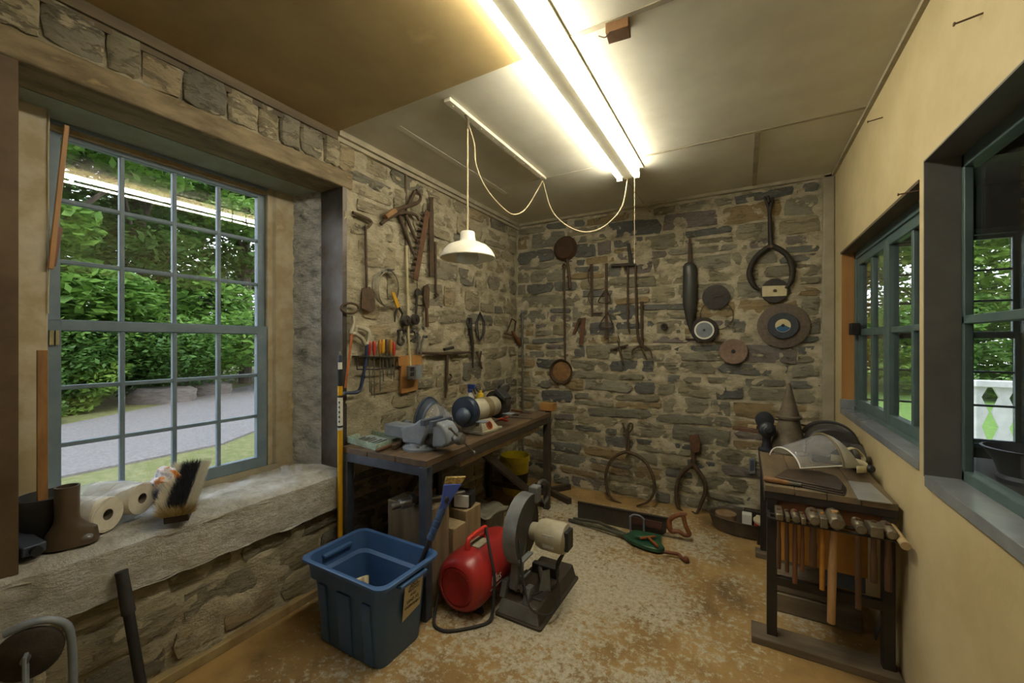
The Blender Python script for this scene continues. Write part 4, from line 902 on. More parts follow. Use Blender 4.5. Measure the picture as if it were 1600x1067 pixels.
# leaning tongs: their feet stand on the floor a hand's breadth from the wall
def lean(y0, y1, z1):
    p0 = V((0, y0, 0)); n_ = V((0, -z1, (y1 - y0))).normalized()
    def f(px, py, off=0):
        d = ray(px, py); q = EYE + d * ((p0 - EYE).dot(n_) / d.dot(n_)); return q + n_ * off
    NRM[f] = n_; return f
L1 = lean(3.68, 3.82, .66)
def ltongs(name, label, pl, parts_, loc):
    t = thing(name, label, 'tongs', loc)
    for nm, pts, r_, off in parts_: rod(pl, pts, r_, off, k=5, n=10).obj(nm, M_iron, t)
    return t
ltongs('log_tongs', 'wide rusty log tongs with loop handles leaning on back wall', L1, [
    ('handle', [(975, 664), (972.5, 661), (975.5, 668), (979, 676), (979.5, 700), (980.5, 706)], [1.3, 1.3, 1.4, 1.6, 2, 2], 0), ('handle', [(983, 676), (988, 670), (988.5, 663), (984, 662), (981, 672), (983, 690), (982, 706)], [1.3, 1.3, 1.3, 1.4, 1.6, 2, 2], .012),
    ('arm', [(981, 705), (968, 709), (956, 718), (948, 735), (946.5, 750), (949, 766), (957, 780), (971, 786)], [2.6, 2.6, 2.4, 2.4, 2.2, 2.2, 2, 1], 0), ('arm', [(981, 706), (994, 711), (1009, 722), (1019, 740), (1023, 757), (1021, 772), (1012, 784), (995, 790)], [2.6, 2.6, 2.4, 2.4, 2.2, 2.2, 2, 1], .012)], L1(960, 785))
L2 = lean(3.775, 3.84, .6)
t = ltongs('pulpwood_tongs', 'narrow rusty tongs with bundled grip leaning on back wall', L2, [
    ('shaft', [(1082, 690), (1083, 708), (1084, 728)], [4, 3.4, 3.2], 0),
    ('arm', [(1083, 725), (1072, 733), (1062, 744), (1057, 765), (1058, 788), (1067, 799)], [3.6, 3.4, 3.2, 3, 2.8, 1.2], 0), ('arm', [(1084, 726), (1093, 738), (1101, 752), (1102, 768), (1096, 785), (1089, 801), (1081, 798)], [3.4, 3.4, 3.2, 3, 2.8, 2, 1], .012)], L2(1070, 798))
plate(L2, [(1076.5, 680), (1091.5, 678), (1095, 692), (1094, 706), (1086, 708), (1079, 698)], .03, -.01).obj('grip', M_rustwood, t, bevel=.006)
t = thing('outlet_box', 'small blue-grey outlet box low on back wall', 'outlet', BW(1175, 727, .02))
plate(BW, [(1170, 716), (1180, 715), (1180, 738), (1170, 739)], .03, .005).obj('box', M_greypaint, t, bevel=.002)
plate(BW, [(1172, 719), (1178.5, 718.4), (1178.5, 735), (1172, 736)], .003, .035).obj('cover', M_bluegrey, t)
# ------------------------------------------------------------------ steel workbench by the left wall
BH = .837
M_benchtop = mat('oily_plank_top', (104, 84, 60), (80, 64, 46), rough=.6, scale=16, stretch=(1, .15, 1), bump=.1, c3=(128, 108, 80))
M_bluesteel = mat('blue_grey_bench_steel', (82, 90, 104), (66, 72, 84), rough=.45, metal=.3, scale=9)
M_darksteel = mat('dark_bench_steel', (58, 52, 46), (74, 64, 52), rough=.55, metal=.3, scale=12)
M_rawwood = mat('raw_dusty_wood', (168, 148, 112), (140, 120, 86), rough=.8, scale=14, stretch=(1, 1, .15), bump=.15)
bx0, bx1, by0, by1 = -2.09, -1.45, 1.60, 3.26
wbn = thing('workbench', 'long steel-framed workbench with oily plank top along left wall', 'workbench', (-1.77, 2.43, 0))
for i in range(3):
    w = (bx1 - bx0) / 3; MB().bb(bx0 + w * i + .002, bx0 + w * (i + 1) - .002, by0, by1, BH - .035, BH).obj('plank', M_benchtop, wbn, bevel=.003)
for y_ in (by0 + .002, by1 - .03): MB().bb(bx0, bx1, y_, y_ + .028, BH - .085, BH - .035).obj('end_rail', M_bluesteel, wbn, bevel=.002)
MB().bb(bx1 - .03, bx1 - .004, by0 + .03, by1 - .03, BH - .085, BH - .035).obj('front_rail', M_darksteel, wbn, bevel=.002)
MB().bb(bx1 - .075, bx1 - .035, 1.95, 3.1, BH - .13, BH - .04).obj('apron_beam', M_rawwood, wbn, bevel=.003)
for (x, y, m) in ((bx0, by0, M_bluesteel), (bx1 - .05, by0, M_bluesteel), (bx0, by1 - .05, M_darksteel), (bx1 - .05, by1 - .05, M_darksteel)):
    MB().bb(x, x + .05, y, y + .05, 0, BH - .036).obj('leg', m, wbn, bevel=.003)
MB().bb(bx0 + .02, bx0 + .07, 2.42, 2.47, 0, BH - .036).obj('leg', M_darksteel, wbn, bevel=.003)
MB().bar((bx1 - .06, 2.22, BH - .10), (bx1 - .06, 3.18, .08), .035, .05).obj('brace', M_darksteel, wbn, bevel=.002)
MB().bar((bx0 + .08, 2.4, BH - .1), (bx0 + .08, 1.75, .1), .03, .045).obj('brace', M_darksteel, wbn, bevel=.002)
MB().bb(bx0 + .04, bx1 - .04, by1 - .045, by1 - .015, .12, .16).obj('low_rail', M_darksteel, wbn, bevel=.002)

wbn.rotation_euler.z = R(1.6)
# bench vise: its screw points out over the front edge
vx, vy = -1.585, 1.80
t = thing('bench_vise', 'heavy grey bench vise bolted to the near end of workbench', 'vise', (vx, vy, BH))
b = MB(); b.lathe([(.105, 0), (.105, .012), (.095, .02), (.07, .024), (.066, .035)], (vx - .05, vy, BH), (0, 0, 1), 28)
b.obj('base', M_greypaint, t)
for a in (60, 180, 300): MB().lathe([(.011, 0), (.011, .01), (.0, .01)], (vx - .05 + .085 * math.cos(R(a)), vy + .085 * math.sin(R(a)), BH + .019), (0, 0, 1), 6).obj('bolt', M_steelgrey, t)
def profx(pts, y0, y1): return MB().prism([(x, y0, z) for x, z in pts], (0, y1 - y0, 0))
profx([(vx - .14, BH + .03), (vx + .0, BH + .03), (vx + .02, BH + .07), (vx + .045, BH + .12), (vx + .045, BH + .175), (vx - .01, BH + .178), (vx - .05, BH + .15), (vx - .12, BH + .13), (vx - .16, BH + .11)], vy - .06, vy + .06).obj('fixed_body', M_greypaint, t, bevel=.012, segs=3)
MB().bb(vx - .30, vx - .12, vy - .05, vy + .05, BH + .05, BH + .125).obj('slide_tail', M_greypaint, t, bevel=.008)
MB().bb(vx + .02, vx + .046, vy - .085, vy + .085, BH + .15, BH + .182).obj('fixed_jaw', M_bluesteel, t, bevel=.003)
MB().bb(vx + .085, vx + .11, vy - .085, vy + .085, BH + .15, BH + .182).obj('moving_jaw', M_bluesteel, t, bevel=.003)
profx([(vx + .075, BH + .03), (vx + .15, BH + .035), (vx + .19, BH + .06), (vx + .185, BH + .12), (vx + .15, BH + .165), (vx + .09, BH + .175), (vx + .08, BH + .12)], vy - .055, vy + .055).obj('moving_body', M_greypaint, t, bevel=.014, segs=3)
MB().bb(vx + .0, vx + .08, vy - .035, vy + .035, BH + .04, BH + .10).obj('slide', M_blackiron, t, bevel=.003)
MB().lathe([(.02, .0), (.02, .02), (.032, .025), (.036, .045), (.03, .065), (.014, .07), (.0, .07)], (vx + .185, vy, BH + .085), (1, 0, 0), 20).obj('screw_head', M_steelgrey, t)
MB().tube([(vx + .232, vy - .09, BH + .16), (vx + .232, vy + .13, BH - .02)], .006, 10).ball((vx + .232, vy - .09, BH + .16), .011, 10).ball((vx + .232, vy + .13, BH - .02), .011, 10).obj('handle_bar', M_steelgrey, t)

# bench grinder, its spindle along the bench
gx, gy, gz = -1.60, 2.36, BH + .15
t = thing('bench_grinder', 'grey and blue bench grinder on cream pedestal, middle of workbench', 'grinder', (gx, gy, BH))
MB().prism([(gx - .1, gy - .12, BH), (gx + .1, gy - .12, BH), (gx + .1, gy + .13, BH), (gx - .1, gy + .13, BH)], (0, 0, .018)).obj('foot', M_cream, t, bevel=.004)
b = MB()
for z, q in ((BH + .015, .09), (BH + .09, .05)): b.v += [V((gx - q, gy - q * 1.15, z)), V((gx + q, gy - q * 1.15, z)), V((gx + q, gy + q * 1.15, z)), V((gx - q, gy + q * 1.15, z))]
b.f = [(0, 1, 2, 3), (7, 6, 5, 4)] + [(i, (i + 1) % 4, 4 + (i + 1) % 4, 4 + i) for i in range(4)]
b.obj('pedestal', M_cream, t, bevel=.006)
MB().lathe([(.03, -.19), (.062, -.185), (.070, -.17), (.072, -.05), (.075, -.045), (.075, .045), (.072, .05), (.070, .13), (.06, .145), (.03, .15)], (gx, gy + .04, gz), (0, 1, 0), 32).obj('motor', M_cream, t)
MB().lathe([(.0775, -.035), (.0775, .035)], (gx, gy + .04, gz), (0, 1, 0), 32, caps=False).obj('motor_band', mat('olive_brown_plate', (120, 106, 78), rough=.5), t)
M_guard = mat('dark_blue_guard', (44, 56, 74), (36, 46, 62), rough=.4, metal=.2)
MB().lathe([(.02, -.04), (.095, -.038), (.1, -.03), (.1, .012), (.095, .018), (.02, .02)], (gx, gy - .16, gz + .005), (0, 1, 0), 36).obj('near_guard', M_guard, t)
MB().ball((gx + .015, gy - .215, gz - .012), .052, 20, (1, .8, 1)).obj('hub_cap', M_bluegrey, t)
MB().lathe([(.02, -.025), (.098, -.022), (.103, -.015), (.103, .03), (.096, .036), (.02, .04)], (gx, gy + .22, gz + .005), (0, 1, 0), 36).obj('far_guard', M_blackiron, t)
MB().bb(gx + .07, gx + .14, gy - .17, gy - .10, gz - .06, gz - .052).bb(gx + .06, gx + .075, gy - .14, gy - .12, gz - .09, gz - .052).obj('tool_rest', M_greypaint, t, bevel=.002)
MB().bb(gx + .07, gx + .14, gy + .18, gy + .25, gz - .06, gz - .052).bb(gx + .06, gx + .075, gy + .2, gy + .22, gz - .09, gz - .052).obj('tool_rest', M_greypaint, t, bevel=.002)
MB().lathe([(.034, 0), (.034, .004), (.0, .0045)], (gx + .074, gy, BH + .045), (1, 0, .55), 24).obj('badge', mat('dark_red_badge', (96, 42, 24), rough=.4), t)
MB().torus((gx + .0775, gy, BH + .047), .03, .003, (1, 0, .55), 24, 6).obj('badge_rim', mat('orange_badge_rim', (196, 92, 44), rough=.4), t)
MB().prism([(gx + .0, gy + .17, gz + .10), (gx + .09, gy + .17, gz + .04), (gx + .1, gy + .17, gz + .06), (gx + .02, gy + .17, gz + .125)], (0, .1, 0)).obj('spark_guard', M_black, t, bevel=.003)
# black angle grinder resting on the far guard
t = thing('angle_grinder', 'black angle grinder leaning behind the bench grinder', 'power tool', (-1.72, 2.80, BH))
MB().lathe([(.03, 0), (.036, .03), (.038, .12), (.032, .16), (.03, .20), (.034, .25), (.02, .27)], (-1.80, 2.72, BH + .05), (.45, .25, .75), 18).obj('body', M_black, t)
MB().lathe([(.03, 0), (.045, .01), (.045, .03), (.02, .04)], (-1.668, 2.79, BH + .255), (.8, -.3, -.4), 18).obj('gear_head', M_steelgrey, t)
MB().tube(spline([(-1.80, 2.72, BH + .05), (-1.84, 2.70, BH + .012), (-1.80, 2.64, BH + .008), (-1.78, 2.55, BH + .008)], 5), .006, 8).obj('cable', M_rubber, t)

# face shield standing on the bench
fsx, fsy = -1.93, 2.24
t = thing('face_shield', 'grey-crowned clear face shield standing behind the vise', 'face shield', (fsx, fsy, BH))
M_clear = film('clear_polycarbonate', .13, .04)
b = MB(); n = 16
def shell(fn, nu, nv):
    b = MB()
    for i in range(nu + 1):
        for j in range(nv + 1): b.v.append(V(fn(i / nu, j / nv)))
    for i in range(nu):
        for j in range(nv): k = i * (nv + 1) + j; b.f.append((k, k + nv + 1, k + nv + 2, k + 1))
    return b
def fs1(u, v):      # a half-round crown, standing on its two rims
    a = R(180 * u); w = .15 - .05 * v
    return (fsx - .02 + .24 * v, fsy - math.cos(a) * w - .02, BH + .004 + math.sin(a) * (.22 - .14 * v))
o = shell(lambda u, v: fs1(u, v * .28), 16, 3).obj('crown', M_bluegrey, t); o.modifiers.new('thick', 'SOLIDIFY').thickness = .004
o = shell(lambda u, v: fs1(u, .28 + v * .72), 16, 4).obj('visor', M_clear, t); o.modifiers.new('thick', 'SOLIDIFY').thickness = .002
MB().tube([fs1(u / 16, 1) for u in range(17)], .005, 8).obj('rim', M_greypaint, t)
MB().tube([fs1(u / 16, 0) for u in range(17)], .007, 8).obj('brow_rim', M_bluegrey, t)

# drill set, small things on the bench
P = lambda px, py, z=BH: onZ(px, py, z)
t = thing('drill_case', 'open pale green and white drill case at the near end of bench', 'case', P(584, 690))
c4 = [P(543, 691), P(588, 704), P(625, 691), P(577, 679)]
b = MB(); b.prism(c4, (0, 0, .006)); b.obj('bottom', mat('pale_blue_card', (176, 192, 200), (150, 168, 172), rough=.6), t)
for i in range(4):
    a, c_ = c4[i], c4[(i + 1) % 4]; MB().bar(a + V((0, 0, .018)), c_ + V((0, 0, .018)), .006, .036).obj('side', mat('pale_green_card', (170, 188, 168), (136, 158, 130), rough=.6, scale=40, lo=.45, hi=.55, c3=(206, 208, 198)), t)
mid = sum(c4, V((0, 0, 0))) / 4
for i in range(6):
    q = c4[0].lerp(c4[1], .18 + i * .13); q2 = c4[3].lerp(c4[2], .18 + i * .13); q, q2 = q.lerp(q2, .15), q.lerp(q2, .55 + .05 * (i % 3))
    tag(MB().tube([q + V((0, 0, .014 + .002 * i)), q2 + V((0, 0, .014 + .002 * i))], .006 - .0006 * i, 8).obj('drill_bit', M_steelgrey, loc=q + V((0, 0, .014))), ('thickest', 'second thickest', 'third', 'fourth', 'fifth', 'thinnest')[i] + ' of the six steel drill bits in the open case', 'drill bit', 'drill bits in the open case')
t = thing('hammer', 'brown wooden-handled hammer lying in front of the drill case', 'hammer', P(610, 702))
MB().tube(spline([P(588, 708) + V((0, 0, .012)), P(604, 702) + V((0, 0, .014)), P(620, 697) + V((0, 0, .018))], 4), [.008, .010, .011, .011, .0105, .0105, .010, .010, .009], 10).obj('handle', M_darkhandle, t)
MB().bar(P(615, 704) + V((0, 0, .02)), P(632, 693) + V((0, 0, .02)), .026, .026).obj('head', M_iron, t, bevel=.004)
t = thing('spray_can', 'green spray can lying at the back of bench', 'can', P(626, 668))
a, c_ = P(613, 664) + V((0, 0, .031)), P(640, 668) + V((0, 0, .031)); ax = (c_ - a).normalized(); L_ = (c_ - a).length
MB().lathe([(.0, 0), (.024, .002), (.03, .012), (.03, L_ * .75), (.024, L_ * .8)], a, ax, 20).obj('body', mat('sage_green_can', (104, 132, 108), (84, 112, 92), rough=.4, scale=20), t)
MB().lathe([(.022, L_ * .79), (.022, L_), (.018, L_ * 1.03), (.0, L_ * 1.03)], a, ax, 20).obj('cap', M_greypaint, t)
t = thing('plastic_bottle', 'dark dusty bottle lying left of the green can', 'bottle', P(600, 668))
a, c_ = P(592, 666) + V((0, 0, .027)), P(609, 664) + V((0, 0, .027)); ax = (c_ - a).normalized(); L_ = (c_ - a).length
MB().lathe([(.0, 0), (.025, .002), (.026, L_ * .7), (.012, L_ * .85), (.012, L_ * 1.05), (.0, L_ * 1.05)], a, ax, 18).obj('body', mat('dusty_dark_plastic', (74, 66, 58), (92, 82, 70), rough=.6), t)
t = thing('steel_socket', 'short grey steel socket standing behind the drill case', 'socket', P(569, 681))
MB().lathe([(.014, 0), (.015, .005), (.015, .05), (.010, .052), (.009, .03)], P(569, 681), (0, 0, 1), 16).obj('body', M_steelgrey, t)
for i, (x0, y0, x1, y1, m, lb, r_) in enumerate(((586, 673, 613, 671, M_redhandle, 'reddish file handle lying behind the drill case', .008), (556, 672, 566, 679, M_iron, 'dark punch lying at back corner of bench', .006), (570, 676, 604, 674, M_iron, 'thin dark rod behind the drill case', .004), (800, 642, 830, 647, M_redhandle, 'orange-brown screwdriver at far end of bench', .009), (796, 652, 832, 655, M_steelgrey, 'grey steel rod at far end of bench', .006), (792, 648, 826, 651, M_blackiron, 'dark rod beside the far screwdriver', .006))):
    a, c_ = P(x0, y0) + V((0, 0, r_)), P(x1, y1) + V((0, 0, r_))
    t = thing(('file', 'punch', 'iron_rod', 'screwdriver', 'steel_rod', 'iron_rod')[i], lb, ('file', 'punch', 'rod', 'screwdriver', 'rod', 'rod')[i], a)
    MB().tube([a, a.lerp(c_, .55)], r_, 8).obj('handle', m, t); MB().tube([a.lerp(c_, .54), c_], r_ * .55, 8).obj('shank', M_steelgrey if m is not M_iron else M_iron, t)
t = thing('pliers', 'red-handled pliers lying right of the bench grinder', 'pliers', P(785, 657))
for s in (-1, 1): MB().tube(spline([P(778, 658) + V((.0, 0, .008)), P(785, 656 + s) + V((0, 0, .009)), P(793, 656 + 3 * s) + V((0, 0, .008))], 4), .007, 8).obj('handle', M_red, t)
MB().tube([P(778, 658) + V((0, 0, .008)), P(771, 660) + V((0, 0, .008))], [.010, .005], 8).obj('jaw', M_steelgrey, t)
sp = V((-2.0, 2.80, BH))
t = thing('spray_bottle', 'white bottle with blue trigger top behind the bench grinder', 'bottle', sp)
MB().lathe([(.0, 0), (.036, .002), (.038, .02), (.038, .13), (.03, .165), (.015, .19), (.015, .20)], sp, (0, 0, 1), 22).obj('body', mat('milky_plastic', (208, 206, 196), rough=.4), t)
MB().lathe([(.02, .195), (.02, .22), (.012, .225)], sp, (0, 0, 1), 16).bb(sp.x - .018, sp.x + .05, sp.y - .012, sp.y + .012, BH + .225, BH + .262).obj('trigger_head', mat('blue_trigger', (52, 76, 150), rough=.4), t, bevel=.003)
MB().box((sp.x + .045, sp.y, BH + .205), (.006, .012, .05), M=Matrix.Rotation(-.4, 3, 'Y')).obj('trigger', M_black, t)
t = thing('lubricant_tin', 'small yellow tin right of the spray bottle', 'tin', (-1.97, 2.91, BH))
MB().lathe([(.0, 0), (.03, 0), (.03, .16), (.024, .175), (.012, .18), (.012, .2), (.0, .2)], (-1.97, 2.91, BH), (0, 0, 1), 20).obj('body', mat('yellow_tin', (222, 186, 40), rough=.35), t)
MB().lathe([(.0305, .02), (.0305, .06)], (-1.97, 2.91, BH), (0, 0, 1), 20, caps=False).obj('band', M_black, t)

# roller stand
sx0, sy0 = -1.635, 3.57
t = thing('work_stand', 'dark steel cross-footed stand topped with an orange wood block', 'stand', (sx0, sy0, 0))
MB().bb(sx0 - .022, sx0 + .022, sy0 - .022, sy0 + .022, .0, .80).obj('post', M_darksteel, t, bevel=.003)
MB().bar((-1.80, 3.655, .025), (-1.36, 3.43, .025), .045, .05).obj('foot', M_darksteel, t, bevel=.002)
MB().bar((-1.735, 3.44, .025), (-1.50, 3.79, .025), .045, .05).obj('foot', M_darksteel, t, bevel=.002)
MB().bb(sx0 - .07, sx0 + .07, sy0 - .045, sy0 + .045, .80, .87).obj('top_block', M_orangewood, t, bevel=.004)

# yellow pail
pb = V((-1.94, 3.46, 0))
t = thing('bucket', 'yellow plastic bucket with wire handle under the far bench end', 'bucket', pb)
o = MB(); o.lathe([(.0, .002), (.115, .0), (.118, .01), (.138, .30), (.146, .305), (.146, .33), (.139, .352), (.143, .36), (.136, .362), (.112, .014), (.0, .012)], pb, (0, 0, 1), 32)
o.obj('pail', mat('yellow_pail', (206, 186, 36), (190, 170, 30), rough=.4), t)
MB().lathe([(.1247, .09), (.1327, .20)], pb, (0, 0, 1), 32, caps=False).obj('black_label', M_black, t)
MB().tube(arc(pb + V((0, 0, .325)), (0, 1, 0), (.75, 0, -.66), .15, 0, 180, 14), .003, 6).obj('handle', M_steelgrey, t)

# timber blocks under the bench
def timber(name, label, x0, x1, y0, y1, z0, z1, m=None, cat='timber'):
    o = MB().bb(x0, x1, y0, y1, z0, z1).obj(name, m or M_rawwood, loc=((x0 + x1) / 2, (y0 + y1) / 2, z0), bevel=.006); return tag(o, label, cat)
timber('timber_block', 'tall weathered timber block standing behind the blue bin', -1.80, -1.475, 1.70, 1.86, 0, .54, mat('weathered_timber', (140, 122, 92), (110, 96, 72), rough=.85, scale=12, stretch=(1, 1, .12), bump=.25))
timber('timber_offcut', 'pale sawn timber offcut right of the tall block', -1.68, -1.475, 1.90, 2.02, 0, .36)
timber('timber_beam', 'long squared timber lying behind the red tank', -1.84, -1.50, 2.06, 2.22, 0, .40)
timber('storage_box', 'grey cardboard box between timber and chop saw', -1.80, -1.50, 2.28, 2.52, 0, .26, mat('grey_card', (120, 116, 104), (98, 92, 80), rough=.8), 'box')
timber('timber_board', 'dark brown board lying flat under the workbench', -1.99, -1.87, 1.75, 2.9, 0, .05, M_darkhandle)
timber('wooden_scrap', 'short yellowish board standing at wall under the bench', -1.975, -1.90, 1.95, 2.25, .05, .42, M_handle)
t = thing('charger_box', 'small black and white box on top of the squared timber', 'box', (-1.58, 2.13, .40))
MB().box((-1.58, 2.14, .445), (.13, .1, .09), .3).obj('case', M_black, t, bevel=.004); MB().box((-1.565, 2.115, .447), (.09, .09, .07), .3).obj('label', M_white, t)
t = thing('scrap_plate', 'crumpled grey sheet metal lying on the cardboard box', 'sheet metal', (-1.62, 2.4, .262))
o = shell(lambda u, v: (-1.80 + .34 * u, 2.26 + .26 * v, .268 + .03 * abs(math.sin(7 * u + 3 * v))), 8, 6).obj('sheet', mat('dull_zinc_sheet', (142, 136, 116), (116, 110, 92), rough=.6, metal=.3, scale=10), t); o.modifiers.new('thick', 'SOLIDIFY').thickness = .003
# pipe wrench on the block
wz = .56
t = thing('pipe_wrench', 'large steel pipe wrench lying on the tall timber block', 'wrench', onZ(650, 785, .54))
A = onZ(610, 792, wz + .01); B = onZ(640, 784, wz + .01); Cc = onZ(726, 768, wz + .012)
MB().tube([A, B], [.02, .016], 10).obj('pipe_end', M_steelgrey, t)
MB().bar(A.lerp(B, .45), B.lerp(Cc, .08), .06, .045).obj('head', M_steelgrey, t, bevel=.012)
MB().bar(B.lerp(Cc, .02) + V((0, 0, .015)), B.lerp(Cc, .12) + V((0, 0, .015)), .075, .03).obj('jaw', M_blackiron, t, bevel=.006)
MB().tube([B.lerp(Cc, .1), B.lerp(Cc, .22)], .021, 14).obj('adjusting_nut', M_blackiron, t)
MB().bar(B.lerp(Cc, .2), Cc, .032, .016).obj('handle', M_steelgrey, t, bevel=.004)

# ------------------------------------------------------------------ blue storage bin and what is in it
M_bin = mat('blue_bin_plastic', (68, 102, 148), (62, 94, 138), rough=.45, scale=6)
def rrect(x0, x1, y0, y1, r, z, n=5):
    out = []
    for (cx, cy, a0) in ((x1 - r, y1 - r, 0), (x0 + r, y1 - r, 90), (x0 + r, y0 + r, 180), (x1 - r, y0 + r, 270)):
        for i in range(n + 1): a = R(a0 + 90 * i / n); out.append(V((cx + r * math.cos(a), cy + r * math.sin(a), z)))
    return out
def loft(rings, close0=True, close1=True):
    b = MB(); n = len(rings[0])
    for r_ in rings: b.v += r_
    for k in range(len(rings) - 1): b.f += [(k * n + i, k * n + (i + 1) % n, (k + 1) * n + (i + 1) % n, (k + 1) * n + i) for i in range(n)]
    if close0: b.f.append(tuple(range(n))[::-1])
    if close1: b.f.append(tuple((len(rings) - 1) * n + i for i in range(n)))
    return b
cx, cy = -1.605, 1.405
def br(g, z, r=.05): return rrect(cx - .212 - g, cx + .212 + g, cy - .135 - g * .8, cy + .135 + g * .8, r, z)
t = thing('storage_bin', 'large blue plastic storage tote with a handwritten paper note', 'bin', (cx, cy, 0))
loft([br(0, .0), br(.003, .004), br(.025, .30), br(.045, .31), br(.052, .385), br(.075, .388), br(.075, .40), br(.068, .404), br(.048, .40), br(.046, .385), br(.036, .31), br(.018, .296), br(-.008, .012)]).obj('tub', M_bin, t)
for (sx_, sy_) in ((1, 0), (-1, 0)):
    x = cx + sx_ * (.212 + .052); MB().bb(x - .004, x + .03, cy - .085, cy + .085, .355, .372).obj('grip', M_bin, t, bevel=.004)
for (dx, w) in ((-.15, .05), (.0, .09), (.15, .05)):
    for sy_ in (-1, 1):
        b = MB(); b.v = [V((cx + dx + e * w / 2, cy + sy_ * (.135 + g + o_), z)) for e in (-1, 1) for (z, g, o_) in ((.012, .002, .0), (.012, .002, .009), (.292, .018, .012), (.292, .018, .0))]
        b.f = [(0, 1, 2, 3), (7, 6, 5, 4), (0, 4, 5, 1), (1, 5, 6, 2), (2, 6, 7, 3), (3, 7, 4, 0)]; b.obj('rib', M_bin, t, bevel=.003)
nx = cx + .212 + .044
paper = MB().prism([(cx + .262, cy - .03, .352), (cx + .265, cy + .085, .352), (cx + .242, cy + .085, .19), (cx + .240, cy - .03, .165)], (.0015, 0, 0)).obj('paper_note', mat('cream_paper', (212, 200, 164), (200, 188, 150), rough=.8), t)
M_ink = mat('black_ink', (38, 34, 30), rough=.7)
up_ = (V((cx + .262, 0, .352)) - V((cx + .240, 0, .165))).normalized()
for i, (tx, sz) in enumerate((('SAFE', .026), ('GLOVES', .02), ('AND', .018), ('LEAD XS', .02), ('WORKSHIRT', .018))):
    z = .326 - i * .026; q = V((cx + .2405 + .022 * (z - .165) / .187 + .003, cy + .027, z))
    text_mesh('lettering', tx, sz, M_ink, paper, frame(q, (0, 1, 0), up_), .0004)
MB().bar((cx + .2625, cy - .005, .315), (cx + .2625, cy + .065, .315), .0012, .002).obj('underline', M_ink, paper)
a = V((cx - .05, cy + .0, .012))
t = thing('plaster_piece', 'pale broken curved piece standing in the blue bin', 'scrap', a)
o = shell(lambda u, v: (cx - .11 + .10 * u, cy - .02 + .05 * math.sin(3 * u), .014 + .24 * v + .03 * u), 8, 4).obj('piece', mat('pale_plaster', (214, 196, 160), (190, 168, 128), rough=.8), t); o.modifiers.new('thick', 'SOLIDIFY').thickness = .02
t = thing('paper_bowl', 'pale shallow round piece lying in the blue bin', 'bowl', (cx + .04, cy - .01, .012))
MB().lathe([(.0, .0), (.05, .0), (.062, .12), (.075, .20), (.07, .204), (.055, .19), (.0, .18)], (cx + .06, cy - .015, .014), (0, 0, 1), 24).obj('dish', mat('cream_dish', (200, 184, 150), rough=.7), t)
# snow brush / ice scraper
d0, d1 = V((-1.49, 1.455, .06)), V((-1.262, 1.635, .765)); dv = (d1 - d0)
t = thing('ice_scraper', 'long ice scraper with blue head and grip leaning from blue bin', 'scraper', d0)
MB().tube([d0, d0.lerp(d1, .62)], .013, 12).obj('shaft', M_black, t)
b = MB(); k = d0.lerp(d1, .58)
b.lathe([(.013, 0), (.019, .005), (.019, .03), (.015, .034), (.019, .038), (.019, .066), (.015, .07), (.019, .074), (.019, .102), (.015, .106), (.019, .11), (.02, .15), (.016, .17)], k, dv, 16)
b.obj('foam_grip', mat('slate_blue_foam', (62, 88, 132), rough=.7), t)
xx = V((.8, .6, 0)).normalized(); k0, k1 = d0.lerp(d1, .78), d0.lerp(d1, .97); nn = dv.normalized().cross(xx).normalized()
b = MB(); b.v = [p + xx * (e * w) + nn * f_ for p, w, f2 in ((k0, .016, .012), (k0.lerp(k1, .4), .024, .016), (k1, .045, .014)) for e, f_ in ((-1, -f2), (1, -f2), (1, f2), (-1, f2))]
b.f = [(3, 2, 1, 0), (8, 9, 10, 11)] + [(q * 4 + i, q * 4 + (i + 1) % 4, q * 4 + 4 + (i + 1) % 4, q * 4 + 4 + i) for q in (0, 1) for i in range(4)]
b.obj('head', mat('bright_blue_plastic', (66, 90, 180), rough=.4), t, bevel=.004)
MB().prism([k1 - xx * .044 - nn * .012, k1 + xx * .044 - nn * .012, k1 + xx * .05 - nn * .006 + dv.normalized() * .035, k1 - xx * .05 - nn * .006 + dv.normalized() * .035], nn * .02).obj('brass_blade', mat('brass_teeth', (214, 190, 130), (150, 120, 60), rough=.35, metal=.7, scale=80), t, bevel=.002)
MB().ball(k0.lerp(k1, .45) - nn * .016, .012, 12, (1, 1, 1.4)).obj('button', M_black, t)

# ------------------------------------------------------------------ red tank
tx, ty, tr = -1.315, 1.70, .152
t = thing('air_tank', 'red portable air tank with carry handle beside the chop saw', 'air tank', (tx, ty + .24, 0))
M_tank = mat('red_tank_enamel', (168, 44, 42), (146, 36, 36), rough=.34, scale=7, c3=(142, 70, 58))
MB().lathe([(.0, .028), (.035, .026), (.06, .016), (.09, .012), (.1, .018), (.105, .012), (.125, .02), (.145, .05), (.152, .09), (.152, .42), (.14, .47), (.1, .495), (.0, .5)], (tx, ty, tr + .012), (0, 1, 0), 48).obj('tank', M_tank, t)
for yy in (ty + .1, ty + .4): MB().prism([(tx - .1, yy, 0), (tx + .1, yy, 0), (tx + .08, yy, .06), (tx - .08, yy, .06)], (0, .03, 0)).obj('foot', M_black, t)
MB().tube(spline([(tx - .0, ty + .12, tr * 2 + .005), (tx, ty + .12, tr * 2 + .055), (tx, ty + .15, tr * 2 + .07), (tx, ty + .27, tr * 2 + .07), (tx, ty + .30, tr * 2 + .055), (tx, ty + .30, tr * 2 + .005)], 4), .013, 10).obj('handle', mat('orange_red_handle', (206, 58, 44), rough=.4), t)
MB().bb(tx - .035, tx + .045, ty + .16, ty + .27, tr * 2 + .008, tr * 2 + .016).obj('sticker', M_cream, t)
an = R(6); ox = V((tx + math.cos(an) * (tr + .003), ty + .165, tr + .012 + math.sin(an) * (tr + .003)))
